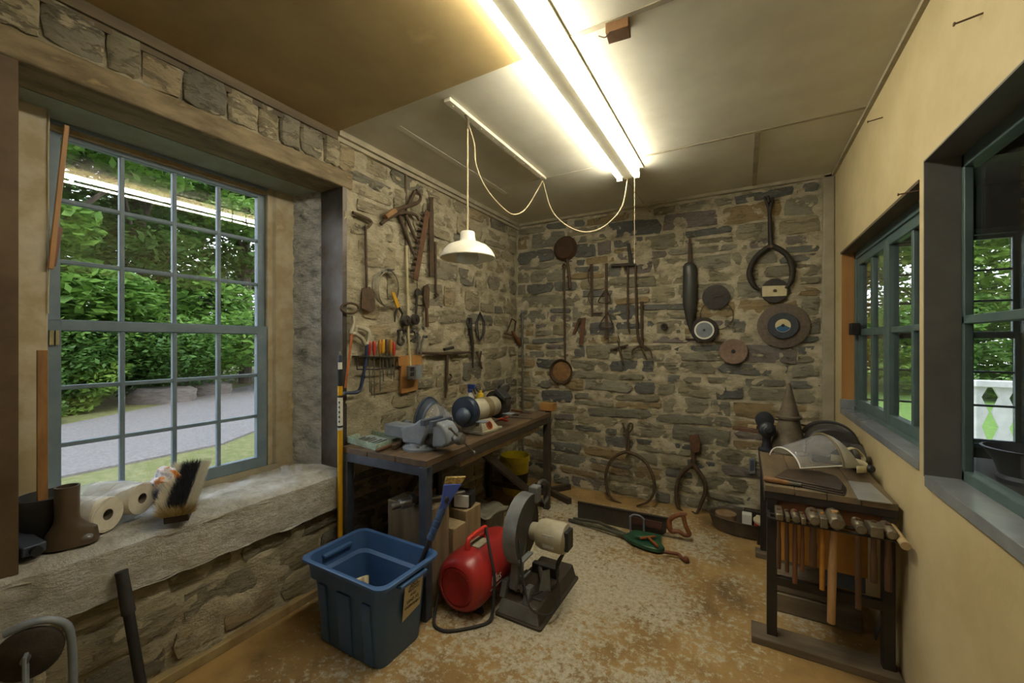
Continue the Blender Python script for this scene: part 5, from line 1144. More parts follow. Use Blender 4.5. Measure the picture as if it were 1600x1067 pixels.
M_wlet = mat('white_lettering', (232, 226, 214), rough=.5)
text_mesh('lettering', 'Mas', .062, M_wlet, t, frame(ox, (0, 1, 0), (-math.sin(an), 0, math.cos(an))), .001, shear=.3)
MB().bar(ox + V((-.004, -.05, -.042)), ox + V((-.004, .07, -.042)), .004, .006).obj('stripe', M_wlet, t)

# ------------------------------------------------------------------ chop saw
M_sawgrey = mat('dusty_saw_grey', (124, 127, 129), (100, 101, 100), rough=.6, scale=8, metal=.15, bump=.05)
M_sawdark = mat('dark_saw_casting', (58, 58, 58), (72, 68, 62), rough=.55, metal=.2, scale=10)
M_sawbase = mat('brown_saw_base', (76, 66, 54), (62, 54, 46), rough=.6, metal=.2, scale=8)
x0, x1, y0, y1 = -1.145, -.895, 1.85, 2.37
t = thing('chop_saw', 'grey abrasive chop saw with cream motor standing on the floor', 'saw', (-1.02, 2.1, 0))
loft([rrect(x0 - .012, x1 + .012, y0 - .012, y1 + .012, .015, .0), rrect(x0 - .012, x1 + .012, y0 - .012, y1 + .012, .015, .012), rrect(x0, x1, y0, y1, .012, .016), rrect(x0 + .018, x1 - .018, y0 + .02, y1 - .008, .012, .085), rrect(x0 + .03, x1 - .03, y0 + .03, y1 - .02, .012, .09)]).obj('base', M_sawbase, t)
MB().prism([(x0 + .005, y0 + .0, .018), (x1 - .005, y0 + .0, .018), (x1 - .022, y0 + .016, .088), (x0 + .022, y0 + .016, .088)], (0, -.004, 0)).obj('front_plate', M_sawgrey, t)
bxc = -1.055
for sx_ in (-.075, .065): MB().prism([(bxc + sx_ - .016, y0 + .02, .085), (bxc + sx_ - .016, y0 + .13, .085), (bxc + sx_ - .016, y0 + .10, .155), (bxc + sx_ - .016, y0 + .05, .16)], (.032, 0, 0)).obj('pivot_lug', M_sawgrey, t, bevel=.004)
MB().tube([(bxc - .095, y0 + .075, .135), (bxc + .085, y0 + .075, .135)], .013, 14).obj('pivot_pin', M_steelgrey, t)
MB().tube([(bxc - .03 + .0075 * i, y0 + .075 + .026 * math.cos(i * 1.2), .135 + .026 * math.sin(i * 1.2)) for i in range(12)], .005, 6).obj('spring', M_steelgrey, t)
pc = V((bxc - .01, 2.035, .405)); RB = .185
MB().prism([(bxc - .05, y0 + .05, .12), (bxc - .05, y0 + .11, .12), (bxc - .05, 2.03, .36), (bxc - .05, 2.06, .47), (bxc - .05, 1.97, .47), (bxc - .05, 1.945, .34)], (.05, 0, 0)).obj('arm', M_sawgrey, t, bevel=.008)
def sector(r0, r1, a0, a1, x, th, n=22):
    pts = arc((x, pc.y, pc.z), (0, 1, 0), (0, 0, 1), r1, a0, a1, n) + (arc((x, pc.y, pc.z), (0, 1, 0), (0, 0, 1), r0, a1, a0, n) if r0 > 0 else [])
    return MB().prism(pts, (th, 0, 0))
sector(0, RB, 20, 235, pc.x - .045, .006).obj('guard_side', M_sawdark, t); 
b = MB(); n = 26
for i in range(n + 1):
    a = R(18 + 220 * i / n)
    for (xx_, rr) in ((pc.x - .046, RB), (pc.x - .046, RB + .006), (pc.x + .03, RB + .006), (pc.x + .03, RB)): b.v.append(V((xx_, pc.y + math.cos(a) * rr, pc.z + math.sin(a) * rr)))
    if i: b.f += [((i - 1) * 4 + j, (i - 1) * 4 + (j + 1) % 4, i * 4 + (j + 1) % 4, i * 4 + j) for j in range(4)]
b.f += [(0, 1, 2, 3), (n * 4 + 3, n * 4 + 2, n * 4 + 1, n * 4)]
b.obj('guard_rim', M_sawgrey, t)
sector(0, RB, 60, 225, pc.x + .024, .005).obj('guard_side', M_sawdark, t)
MB().lathe([(.172, -.002), (.172, .002)], pc + V((-.012, 0, 0)), (1, 0, 0), 40).obj('abrasive_blade', mat('abrasive_blade', (72, 66, 60), rough=.9), t)
MB().lathe([(.03, 0), (.045, .01), (.05, .05), (.072, .06), (.08, .085), (.082, .19), (.076, .215), (.05, .225), (.0, .226)], pc + V((.02, .01, -.01)), (1, 0, .0), 30).obj('motor', M_cream, t)
MB().bb(pc.x + .235, pc.x + .262, pc.y - .035, pc.y + .045, pc.z - .06, pc.z + .045).obj('rear_cap', M_black, t, bevel=.006)
MB().prism([pc + V((.13, -.0815 * math.cos(R(e)) + .01 - .002, .0815 * math.sin(R(e)) - .01)) for e in (-25, 25)] + [pc + V((.195, -.0815 * math.cos(R(e)) + .01 - .002, .0815 * math.sin(R(e)) - .01)) for e in (25, -25)], (0, -.003, 0)).obj('rating_plate', mat('silver_plate', (192, 192, 184), (160, 160, 154), rough=.4, scale=60), t)
MB().bb(pc.x - .01, pc.x + .045, pc.y + .04, pc.y + .10, pc.z + .13, pc.z + .22).obj('handle_bracket', M_sawgrey, t, bevel=.006)
MB().tube(spline([pc + V((.02, .06, .18)), pc + V((.02, .14, .22)), pc + V((.02, .23, .18)), pc + V((.02, .24, .10)), pc + V((.02, .16, .08))], 5), .016, 10).obj('handle', M_sawdark, t)
MB().ball(pc + V((-.005, -.075, .12)), .034, 16, (.6, 1, 1.2)).obj('arbor_cover', M_black, t)
MB().bb(pc.x + .03, pc.x + .06, y0 + .03, y0 + .15, .29, .302).bb(pc.x + .03, pc.x + .042, y0 + .06, y0 + .075, .18, .29).bb(pc.x + .03, pc.x + .06, y0 + .05, y0 + .12, .205, .215).obj('side_bracket', M_sawgrey, t, bevel=.002)
MB().bb(x0 + .05, x1 - .04, 2.16, 2.20, .088, .145).obj('fence', M_sawdark, t, bevel=.003)
MB().tube([(x1 - .06, 2.02, .125), (x1 - .16, 2.18, .125)], .012, 12).obj('clamp_screw', M_steelgrey, t)
MB().prism([(x1 - .075, 1.99, .088), (x1 - .035, 2.05, .088), (x1 - .045, 2.06, .20), (x1 - .07, 2.02, .20)], (.01, -.006, 0)).obj('clamp_post', M_sawgrey, t, bevel=.003)
MB().bb(x1 - .16, x1 - .03, 1.93, 2.03, .088, .098).obj('vise_plate', M_sawdark, t, bevel=.003)
cb = [pc + V((.24, .0, -.06)), (x1 + .015, 2.03, .25), (x1 + .04, 2.0, .12), (x1 + .03, 1.93, .05), (x1 - .04, 1.84, .10), (x1 - .09, 1.85, .22), (pc.x + .05, 1.87, .34), (pc.x + .02, 1.9, .43)]
MB().tube(spline(cb, 7), .0055, 8).obj('cable', M_rubber, t)
cb = [pc + V((.24, .01, -.05)), (x1 + .0, 2.06, .2), (x1 - .01, 2.1, .11), (x1 - .06, 2.0, .1), (x1 - .1, 1.9, .12), (x1 - .09, 1.85, .2)]
MB().tube(spline(cb, 7), .0055, 8).obj('cable', M_rubber, t)
# the tank's hose
cb = [(-1.425, 1.70, .11), (-1.415, 1.665, .03), (-1.37, 1.61, .009), (-1.29, 1.61, .008), (-1.19, 1.70, .008), (-1.14, 1.775, .02), (-1.148, 1.82, .12), (-1.155, 1.835, .22), (-1.20, 1.86, .33), (-1.25, 1.90, .42)]
o = MB().tube(spline(cb, 7), .008, 10).obj('hose', M_rubber, loc=(-1.3, 1.62, 0)); tag(o, 'black air hose looping over the floor in front of the red tank', 'hose')
# ------------------------------------------------------------------ right-hand bench with the hammer rail
TB = .76
qx0, qx1, qy0, qy1 = .085, .572, 2.33, 3.30
M_blackframe = mat('black_angle_iron', (46, 43, 40), (58, 52, 46), rough=.55, metal=.3, scale=12)
M_apron = mat('brown_apron_board', (122, 76, 40), (96, 60, 34), rough=.55, scale=12, stretch=(.2, 1, 1))
M_greyplank = mat('dusty_grey_plank', (118, 104, 84), (94, 82, 66), rough=.8, scale=14, stretch=(.15, 1, 1), bump=.15)
t = thing('side_bench', 'small black steel bench with worn wood top against right wall', 'workbench', (.33, 2.8, 0))
for i in range(4):
    w = (qx1 - qx0) / 4; MB().bb(qx0 + w * i + .001, qx0 + w * (i + 1) - .001, qy0 - .005, qy1, TB - .03, TB).obj('plank', mat('dusty_bench_plank', (124, 106, 80), (100, 86, 64), rough=.7, scale=14, stretch=(1, .15, 1), bump=.1), t, bevel=.002)
MB().bb(qx0, qx1, qy0 - .002, qy0 + .022, TB - .065, TB - .03).obj('front_rail', M_blackframe, t, bevel=.002)
MB().bb(qx0 + .05, qx1 - .045, qy0 + .012, qy0 + .03, TB - .15, TB - .065).obj('apron', M_apron, t, bevel=.002)
MB().bb(qx0, qx0 + .02, qy0 + .02, qy1, TB - .09, TB - .03).obj('side_rail', M_blackframe, t, bevel=.002)
for (x, y) in ((qx0 + .01, qy0), (qx1 - .05, qy0), (qx0 + .01, qy1 - .05), (qx1 - .05, qy1 - .05)):
    MB().bb(x, x + .042, y, y + .042, .035, TB - .03).obj('leg', M_blackframe, t, bevel=.002)
MB().bb(qx0 + .05, qx1 - .05, qy0, qy0 + .03, .285, .325).obj('mid_rail', M_blackframe, t, bevel=.002)
MB().bb(qx0 + .05, qx1 - .05, qy0 + .25, qy0 + .262, .30, .52).obj('back_board', mat('orange_board', (196, 142, 66), (178, 124, 54), rough=.5, scale=7), t)
MB().bar((qx1 - .03, qy0 + .04, .30), (qx1 - .03, qy0 + .22, .05), .006, .04).obj('gusset', M_steelgrey, t)
MB().bb(qx0 - .055, qx1 + .008, qy0 - .045, qy0 + .085, 0, .036).obj('foot_plank', M_greyplank, t, bevel=.004)
MB().bb(qx0 - .02, qx1 + .008, qy1 - .1, qy1 - .01, 0, .036).obj('foot_plank', M_greyplank, t, bevel=.004)
yr0, yr1 = qy0 - .095, qy0 - .035; zr_ = .635
for yy in (yr0, yr1): MB().tube([(qx0 + .005, yy, zr_), (qx1 + .005, yy, zr_)], .007, 8).obj('hammer_rail', M_blackframe, t)
for xx_ in (qx0 + .015, qx1 - .01): MB().bb(xx_ - .006, xx_ + .006, yr0 - .005, qy0 + .002, zr_ - .012, zr_ + .006).obj('rail_arm', M_blackframe, t)
# timbers stored under the bench
timber('timber_beam', 'grey timber lying under the right bench, lower of two', qx0 + .06, qx1 - .06, 2.62, 2.78, 0, .10, M_greyplank)
timber('timber_beam', 'grey timber lying under the right bench, upper of two', qx0 + .05, qx0 + .30, 2.63, 2.77, .102, .20, M_greyplank)
timber('metal_sheet', 'dull grey sheet standing behind the hanging hammers', .36, .52, 2.61, 2.615, .21, .60, M_bluegrey, 'sheet metal')
ym = (yr0 + yr1) / 2
def hammer(px, py_end, hw, hh, kind, hm, lb, hr=.011, tilt=0.0, hl=.12, head_m=None):
    p = onY(px, 820, ym); x = p.x; zt = zr_ + .0075
    zend = onY(px, py_end, ym).z
    t = thing('hammer', lb, 'hammer', (x, ym, zt), group='hammers on the bench rail')
    hm_ = head_m or M_headsteel; zc = zt + hh / 2
    if kind == 'sledge': MB().lathe([(hh * .38, -hl / 2), (hh * .5, -hl / 2 + .012), (hh * .5, hl / 2 - .012), (hh * .38, hl / 2)], (x, ym, zc), (0, 1, 0), 8).obj('head', hm_, t, bevel=.003)
    elif kind == 'ball':
        MB().lathe([(hh * .38, -hl / 2), (hh * .42, -hl / 2 + .006), (hh * .40, -hl / 2 + .02), (hh * .28, -hl / 2 + .03), (hh * .45, -.018), (hh * .45, .018), (hh * .28, hl / 2 - .03), (hh * .38, hl / 2 - .016), (hh * .25, hl / 2 - .002), (.0, hl / 2)], (x, ym, zc), (0, 1, 0), 16).obj('head', hm_, t)
    elif kind == 'cross':
        MB().prism([(x - hw / 2, ym - hl / 2, zc - hh / 2), (x - hw / 2, ym - hl / 2, zc + hh / 2), (x - hw / 2, ym + .01, zc + hh / 2), (x - hw / 2, ym + hl / 2, zc + .004), (x - hw / 2, ym + hl / 2, zc - .004), (x - hw / 2, ym + .01, zc - hh / 2)], (hw, 0, 0)).obj('head', hm_, t, bevel=.004)
    else: MB().box((x, ym, zc), (hw, hl, hh)).obj('head', hm_, t, bevel=.005)
    MB().tube([(x, ym, zc + hh / 2 + .004), (x, ym, zc), (x + tilt * .3, ym, zt - .08), (x + tilt * .7, ym, (zt + zend) / 2), (x + tilt, ym, zend)], [hr * .85, hr * .85, hr * .9, hr * 1.1, hr], 10).obj('handle', hm, t)
hammer(1217, 888, .03, .03, 'box', M_darkhandle, 'small square-headed hammer, leftmost on the bench rail', .009)
hammer(1229.5, 893, .016, .028, 'cross', M_darkhandle, 'thin chisel-headed hammer, second from the left on the rail', .009)
hammer(1242, 911, .034, .036, 'ball', M_redhandle, 'ball-peen hammer with reddish handle, third from the left', .010)
hammer(1253.5, 892, .018, .03, 'cross', M_redhandle, 'small narrow hammer right of the reddish ball-peen hammer', .008)
hammer(1270.5, 884, .046, .052, 'sledge', M_darkhandle, 'stubby sledge hammer with thick short brown handle', .0145)
hammer(1284.5, 921, .028, .045, 'box', mat('orange_varnish', (190, 132, 52), (170, 112, 42), rough=.35), 'flat-headed hammer with orange varnished handle', .0095)
hammer(1304, 974, .06, .062, 'sledge', mat('pale_hickory', (188, 150, 102), (164, 124, 78), rough=.5, scale=20, stretch=(1, 1, .2)), 'largest sledge hammer with long pale handle', .0155, -.012, .13)
hammer(1341, 951, .036, .046, 'ball', M_darkhandle, 'ball-peen hammer with long dark handle, right of centre', .011)
hammer(1365, 910, .042, .046, 'cross', M_darkhandle, 'cross-peen hammer with short dark brown handle', .012)
hammer(1388, 923, .036, .046, 'sledge', M_darkhandle, 'round-headed hammer, second from the right end of rail', .0125)
t = thing('mallet', 'pale wooden tool handle lying over the right end of rail', 'handle', (.563, ym, zr_))
MB().tube([(.548, yr1 + .025, zr_ + .028), (.556, yr0 - .06, zr_ + .008)], [.014, .017], 12).obj('handle', mat('pale_worn_wood', (186, 164, 122), (160, 136, 96), rough=.6), t)

# ------------------------------------------------------------------ on the right bench
Q = lambda px, py, z=TB: onZ(px, py, z)
mc = V((.245, 3.10, TB))
t = thing('mandrel_cone', 'tall rusty cast iron mandrel cone with a collar', 'mandrel', mc)
MB().lathe([(.0, .0), (.112, .0), (.114, .012), (.104, .025), (.082, .09), (.064, .16), (.056, .205), (.068, .212), (.07, .224), (.056, .232), (.048, .26), (.034, .32), (.020, .38), (.008, .43), (.0, .435)], mc, (0, 0, 1), 36).obj('cone', mat('grey_brown_cast_iron', (112, 100, 82), (88, 78, 62), rough=.7, metal=.2, scale=14, bump=.1, c3=(134, 122, 102)), t)
t = thing('hand_grinder', 'old dark hand-cranked grinder with ringed pulleys beside the cone', 'grinder', (.10, 3.08, TB))
M_bi = mat('blue_black_iron', (58, 62, 68), (44, 46, 50), rough=.5, metal=.4, scale=12)
MB().lathe([(.0, 0), (.05, 0), (.05, .012), (.03, .025), (.022, .06), (.024, .1), (.035, .13)], (.125, 3.06, TB), (0, 0, 1), 20).obj('post', M_bi, t)
ax_ = (.15, -.95, .1); g0 = V((.125, 3.06, TB + .14))
MB().lathe([(.0, -.02), (.046, -.018), (.05, 0), (.044, .012), (.044, .018), (.036, .024), (.03, .03), (.03, .036), (.02, .042), (.016, .056), (.0, .058)], g0 + V((0, -.03, 0)), ax_, 26).obj('pulley', M_bi, t)
MB().lathe([(.0, -.02), (.05, -.018), (.055, 0), (.05, .016), (.03, .02), (.0, .02)], g0 + V((-.01, .06, .045)), ax_, 26).obj('wheel', M_bi, t)
MB().bar(g0 + V((.0, .03, -.03)), g0 + V((-.19, .10, -.03)), .035, .025).obj('arm', M_darkhandle, t, bevel=.003)
MB().bar(g0 + V((-.05, .06, -.005)), g0 + V((-.10, .075, -.005)), .04, .02).obj('tool_rest', M_rawwood, t, bevel=.002)
t = thing('iron_bar', 'long thin iron bar lying behind the cone', 'bar', (.36, 3.22, TB))
MB().tube([(.11, 3.215, TB + .19), (.52, 3.235, TB + .125)], .006, 8).obj('bar', M_iron, t)
MB().bb(.50, .525, 3.22, 3.25, TB, TB + .13).obj('foot', M_iron, t, bevel=.003)
MB().bb(.105, .125, 3.205, 3.23, TB, TB + .19).obj('foot', M_iron, t, bevel=.003)
mo = V((.45, 2.92, TB))
t = thing('belt_sander', 'dusty black electric machine with domed belt cover by the wall', 'machine', mo)
M_mach = mat('dusty_black_machine', (52, 50, 46), (68, 64, 56), rough=.6, scale=8, bump=.05)
MB().bb(mo.x - .11, mo.x + .11, mo.y - .02, mo.y + .24, TB, TB + .05).obj('foot', M_mach, t, bevel=.008)
b = MB(); pts = [(mo.x - .125, mo.y + .06, TB + .05)] + [V((mo.x - math.cos(R(a)) * .125, mo.y + .06, TB + .10 + math.sin(R(a)) * .09)) for a in range(0, 181, 15)] + [(mo.x + .125, mo.y + .06, TB + .05)]
b.prism(pts, (0, .16, 0)); b.obj('dome_cover', M_mach, t, bevel=.012)
b = MB(); pts = [V((mo.x - math.cos(R(a)) * .135, mo.y + .2, TB + .105 + math.sin(R(a)) * .10)) for a in range(10, 171, 10)] + [V((mo.x - math.cos(R(a)) * .122, mo.y + .2, TB + .105 + math.sin(R(a)) * .088)) for a in range(170, 9, -10)]
b.prism(pts, (0, .06, 0)); b.obj('belt', M_rubber, t)
for (dx, dz, rr) in ((-.015, .10, .04), (.055, .09, .038)): MB().lathe([(.0, -.075), (rr * .7, -.075), (rr * .75, -.05), (rr, -.045), (rr, -.02), (rr * .8, -.015), (rr * .9, .06)], (mo.x + dx, mo.y + .03, TB + dz), (0, 1, 0), 22).obj('knob', M_black, t)
MB().lathe([(.0, -.03), (.06, -.028), (.068, -.015), (.068, .02), (.05, .03), (.0, .03)], (mo.x + .075, mo.y - .08, TB + .07), (1, .15, 0), 26).obj('wheel', M_mach, t)
# face shield lying on the bench
fo = Q(1262, 728)
t = thing('face_shield', 'clear face shield with white crown and cream headband on right bench', 'face shield', fo)
e1 = V((.87, .49, 0)); e2 = V((-.49, .87, 0)); ez = V((0, 0, 1))          # e1: along the shield axis, away from the rim
c0 = V((.185, 2.60, TB + .03))
def fsv(u, v):        # u across the bow, v from the lower rim to the brow
    a = R(12 + 156 * u); w = .125 + .01 * v
    return c0 + e1 * (.21 * v) - e2 * (math.cos(a) * w) + ez * (.012 + math.sin(a) * (.085 + .075 * v))
o = shell(fsv, 18, 6).obj('visor', M_clear, t); o.modifiers.new('thick', 'SOLIDIFY').thickness = .002
M_wh = mat('white_rim_plastic', (226, 224, 216), rough=.35)
MB().tube([fsv(u / 18, 0) for u in range(19)], .004, 8).tube([fsv(0, v / 6) for v in range(7)], .003, 6).obj('visor_rim', M_wh, t)
def fsc(u, v):
    a = R(8 + 164 * u); w = .138 - .035 * v * v
    return c0 + e1 * (.205 + .11 * v) - e2 * (math.cos(a) * w) + ez * (.012 + math.sin(a) * (.162 - .085 * v * v))
o = shell(fsc, 18, 6).obj('crown', mat('grey_white_crown', (186, 184, 172), (168, 164, 150), rough=.45), t); o.modifiers.new('thick', 'SOLIDIFY').thickness = .003
MB().tube([fsc(u / 18, 0) for u in range(19)], .005, 8).obj('brow_bead', mat('brass_brown_bead', (120, 104, 74), rough=.5), t)
def strap(pts, w, m, nm):
    b = MB()
    for i, p in enumerate(pts): b.v += [V(p) - ez * 0 + V((0, 0, w / 2)), V(p) - V((0, 0, w / 2))]
    b.f = [(2 * i, 2 * i + 2, 2 * i + 3, 2 * i + 1) for i in range(len(pts) - 1)]
    o = b.obj(nm, m, t); o.modifiers.new('thick', 'SOLIDIFY').thickness = .003; return o
M_band = mat('cream_headband', (206, 196, 156), (192, 180, 138), rough=.5)
hb = c0 + e1 * .30 - e2 * .03
strap(spline([hb + e2 * .10 + ez * .03, hb + e1 * .05 + e2 * .06 + ez * .03, hb + e1 * .075 - e2 * .02 + ez * .03, hb + e1 * .03 - e2 * .10 + ez * .03, hb - e1 * .04 - e2 * .12 + ez * .03], 5), .034, M_band, 'headband')
b = MB(); pp = spline([hb - e2 * .0 + ez * .10, hb + e1 * .04 - e2 * .01 + ez * .11, hb + e1 * .075 - e2 * .02 + ez * .07, hb + e1 * .078 - e2 * .02 + ez * .04], 5)
b.v = [q for p in pp for q in (p - e2 * .014, p + e2 * .014)]; b.f = [(2 * i, 2 * i + 2, 2 * i + 3, 2 * i + 1) for i in range(len(pp) - 1)]
o = b.obj('top_strap', M_band, t); o.modifiers.new('thick', 'SOLIDIFY').thickness = .003
MB().lathe([(.0, 0), (.018, 0), (.02, .012), (.016, .022), (.0, .022)], hb + e1 * .035 - e2 * .098 + ez * .03, (.6, -.8, .1), 14).obj('ratchet_knob', M_black, t)
t = thing('leather_apron', 'folded dark brown leather lying at front edge of right bench', 'leather', Q(1265, 752))
M_leather = mat('dark_brown_leather', (70, 58, 46), (56, 46, 38), rough=.55, scale=10, bump=.08)
lp = [Q(1203, 752), Q(1320, 776), Q(1322, 764), Q(1312, 752), Q(1280, 742), Q(1225, 738)]
for i in range(3):
    sh = 1 - .05 * i; cc_ = sum(lp, V((0, 0, 0))) / 6
    MB().prism([cc_ + (p - cc_) * sh + V((0, 0, .001 + .0085 * i)) for p in lp], (0, 0, .008)).obj('fold', M_leather, t, bevel=.003)
t = thing('wooden_file', 'turned wooden file handle lying on left front edge of bench', 'file', Q(1195, 752))
a, c_ = Q(1193, 753) + V((0, .006, .016)), Q(1232, 760) + V((0, .014, .014))
MB().tube([a, a.lerp(c_, .1), a.lerp(c_, .5), a.lerp(c_, .85), c_], [.010, .015, .013, .011, .011], 12).obj('grip', M_handle, t)
MB().tube([c_, c_.lerp(a, -.5)], [.009, .009], 10).obj('ferrule', M_steelgrey, t)
t = thing('metal_sheet', 'bright grey aluminium sheet lying at the wall side of bench', 'sheet metal', Q(1360, 770))
MB().prism([Q(1325, 752), Q(1360, 756), Q(1395, 788), Q(1341, 781)], (0, 0, .004)).obj('sheet', mat('brushed_aluminium', (178, 180, 180), (160, 162, 164), rough=.38, metal=.5, scale=6), t)

# ------------------------------------------------------------------ on the floor by the back wall
YS = 3.20
S = lambda px, py, off=0: onY(px, py, YS - off)
t = thing('mitre_saw', 'long dark mitre back saw standing on edge on the floor', 'saw', S(970, 826))
plate(lambda x, y, o: S(x, y, o), [(903, 784), (1043, 810), (1041, 832), (1030, 838), (903, 811)], .003, 0, nrm=V((0, -1, 0))).obj('blade', mat('dark_saw_steel', (70, 66, 60), (84, 78, 70), rough=.5, metal=.4, scale=8), t)
MB().bar(S(903, 784, .002), S(1044, 810, .002), .02, .012).obj('back_spine', M_blackiron, t, bevel=.002)
b = MB(); hp = [(1042, 812), (1050, 806), (1060, 801), (1074, 802), (1069, 810), (1073, 820), (1080, 832), (1084, 838), (1080, 840), (1070, 837), (1062, 833), (1054, 830), (1046, 834), (1041, 828)]
inn = [(1055, 812), (1062, 808), (1066, 812), (1069, 821), (1072, 828), (1066, 828), (1059, 822)]
rod(S, [(1046, 812), (1055, 806), (1066, 804), (1069, 812), (1072, 823), (1077, 834), (1070, 836), (1060, 830), (1050, 830), (1045, 822)], [4, 3.4, 3.4, 3.4, 3.4, 3.6, 3.4, 3.4, 4, 4.6], 0, k=4, closed=True, n=10).obj('handle', mat('orange_brown_beech', (138, 88, 52), (112, 68, 40), rough=.45, scale=18), t)
rod(S, [(1064, 803), (1074, 803)], [3, 2], 0).obj('horn', MATS['orange_brown_beech'], t)
for x in (985, 1006): rod(lambda a, b_, o: S(a, b_, .07 + o), [(x, 806 if x < 1000 else 811), (x, 832 if x < 1000 else 836)], 1.5, 0).obj('guide_post', M_greypaint, t)
rod(lambda a, b_, o: S(a, b_, .07 + o), [(984, 808), (990, 804), (1000, 806), (1007, 812)], 1.3, 0, k=3).obj('guide_arch', M_greypaint, t)
MB().bar(S(986, 812, .05), S(1034, 822, .05), .008, .05).obj('guide_plate', mat('maroon_plate', (92, 58, 48), (76, 50, 42), rough=.6), t)
for x, y in ((985, 832), (1006, 836)): MB().bar(S(x, y, .07), S(x, y, .0), .01, .008).obj('guide_tie', M_greypaint, t)
Gf = lambda px, py, z=.03: onZ(px, py, z)
t = thing('fence_tool', 'long green-bodied hand tool with two grey handles on the floor', 'hand tool', Gf(985, 842, 0))
M_green = mat('bottle_green_enamel', (44, 90, 64), (34, 72, 52), rough=.4, scale=12); M_gh = mat('grey_green_tube', (92, 92, 76), (74, 76, 64), rough=.5, metal=.3)
MB().tube([Gf(889, 812, .016), Gf(930, 822, .03), Gf(975, 836, .035)], .013, 10).obj('handle', M_gh, t)
MB().tube([Gf(896, 810, .016), Gf(935, 816, .032), Gf(980, 836, .04)], .012, 10).obj('handle', M_gh, t)
MB().prism([Gf(x, y, .012) for x, y in ((974, 841), (992, 833), (1018, 838), (1034, 842), (1032, 853), (1039, 862), (1030, 865), (1008, 860), (985, 850))], (0, 0, .03)).obj('body', M_green, t, bevel=.006)
MB().bar(Gf(992, 838, .055), Gf(1018, 841, .055), .03, .02).obj('upper_jaw', M_green, t, bevel=.004)
MB().bar(Gf(1000, 841, .06), Gf(1024, 838, .06), .014, .014).bar(Gf(1012, 839, .06), Gf(1028, 854, .06), .014, .014).obj('lever', mat('orange_lever', (158, 88, 48), rough=.45), t, bevel=.002)
MB().tube(spline([Gf(1038, 862, .03), Gf(1050, 864, .03), Gf(1060, 866, .025), Gf(1066, 872, .02), Gf(1072, 875, .02)], 4), .011, 10).ball(Gf(1072, 874, .022), .02, 12).obj('tail_handle', mat('red_brown_tail', (110, 60, 40), rough=.5), t)
# roasting pan
rc = V((.015, 3.58, 0))
t = thing('roasting_pan', 'oval dark roasting pan on floor holding tins and cans', 'pan', rc)
def oval(a_, b_, z, n=36): return [rc + V((math.cos(2 * math.pi * i / n) * a_, math.sin(2 * math.pi * i / n) * b_, z)) for i in range(n)]
loft([oval(.20, .10, 0), oval(.225, .115, .01), oval(.262, .14, .115), oval(.272, .15, .12), oval(.27, .148, .124), oval(.257, .136, .118), oval(.218, .11, .014)]).obj('shell', mat('grey_brown_enamel', (92, 80, 66), (74, 64, 54), rough=.5, scale=8), t)
MB().tube(spline([rc + V((.10, -.13, .09)), rc + V((.12, -.165, .085)), rc + V((.17, -.155, .085)), rc + V((.18, -.115, .09))], 4), .006, 8).obj('handle', M_blackiron, t)
def intin(nm, lb, cat, dx, dy, r_, z0, z1, m, capm=None):
    p = rc + V((dx, dy, 0)); t = thing(nm, lb, cat, p + V((0, 0, z0)))
    MB().lathe([(.0, z0), (r_, z0), (r_, z1), (r_ * .94, z1 + .004), (r_ * .94, z1), (.0, z1)], p, (0, 0, 1), 22).obj('body', m, t)
    if capm: MB().lathe([(r_ * .55, z1), (r_ * .55, z1 + .03), (.0, z1 + .03)], p, (0, 0, 1), 16).obj('cap', capm, t)
intin('round_tin', 'round tin with rusty lid in the roasting pan', 'tin', -.14, .0, .075, .016, .125, mat('rusty_tin', (150, 124, 92), (120, 96, 68), rough=.6, scale=20))
intin('can', 'red and white can in the roasting pan', 'can', .075, -.05, .027, .016, .135, mat('red_can', (190, 58, 42), rough=.4), M_white)
intin('can', 'black can right of the red and white can', 'can', .15, -.03, .026, .016, .12, M_black, M_steelgrey)
timber('carton', 'white carton standing between the tin and red can', rc.x - .03, rc.x + .035, rc.y - .03, rc.y + .04, .016, .15, M_white, 'carton')
timber('toolbox', 'dark narrow box at the back of roasting pan', rc.x - .02, rc.x + .17, rc.y + .05, rc.y + .10, .016, .16, M_blackiron, 'box')
pd = V((.165, 3.30, .0))
t = thing('stool', 'small dusty stool half hidden behind the left bench leg', 'stool', (.14, 3.38, 0))
MB().lathe([(.0, .17), (.07, .17), (.085, .182), (.085, .195), (.075, .2), (.0, .2)], (.14, 3.38, 0), (0, 0, 1), 24).obj('seat', mat('pale_dusty_seat', (182, 172, 146), rough=.8), t)
for a in (20, 140, 260): MB().tube([(.14 + .045 * math.cos(R(a)), 3.38 + .045 * math.sin(R(a)), .172), (.14 + .065 * math.cos(R(a)), 3.38 + .065 * math.sin(R(a)), 0)], .012, 8).obj('leg', M_blackframe, t)

# ------------------------------------------------------------------ on the window sill
SZ = .69
vn = V((-2.195, .50, SZ))
t = thing('vacuum_nozzle', 'brown plastic vacuum nozzle standing on left end of sill', 'nozzle', vn)
M_brownp = mat('brown_plastic', (92, 76, 60), (80, 66, 52), rough=.45, scale=8)
yd = V((.30, .95, 0)).normalized(); xd = V((.95, -.30, 0))
def ell(w, d, z, off=0, n=20): return [vn + yd * (math.cos(2 * math.pi * i / n) * w + off) + xd * (math.sin(2 * math.pi * i / n) * d) + V((0, 0, z)) for i in range(n)]
loft([ell(.072, .035, 0, .012), ell(.074, .036, .01, .012), ell(.068, .034, .055, .012), ell(.048, .034, .075, .004), ell(.035, .033, .095), ell(.033, .033, .12), ell(.0345, .0345, .225), ell(.029, .029, .225), ell(.028, .028, .13)], True, True).obj('nozzle', M_brownp, t)
pp_ = V((-2.31, .475, SZ))
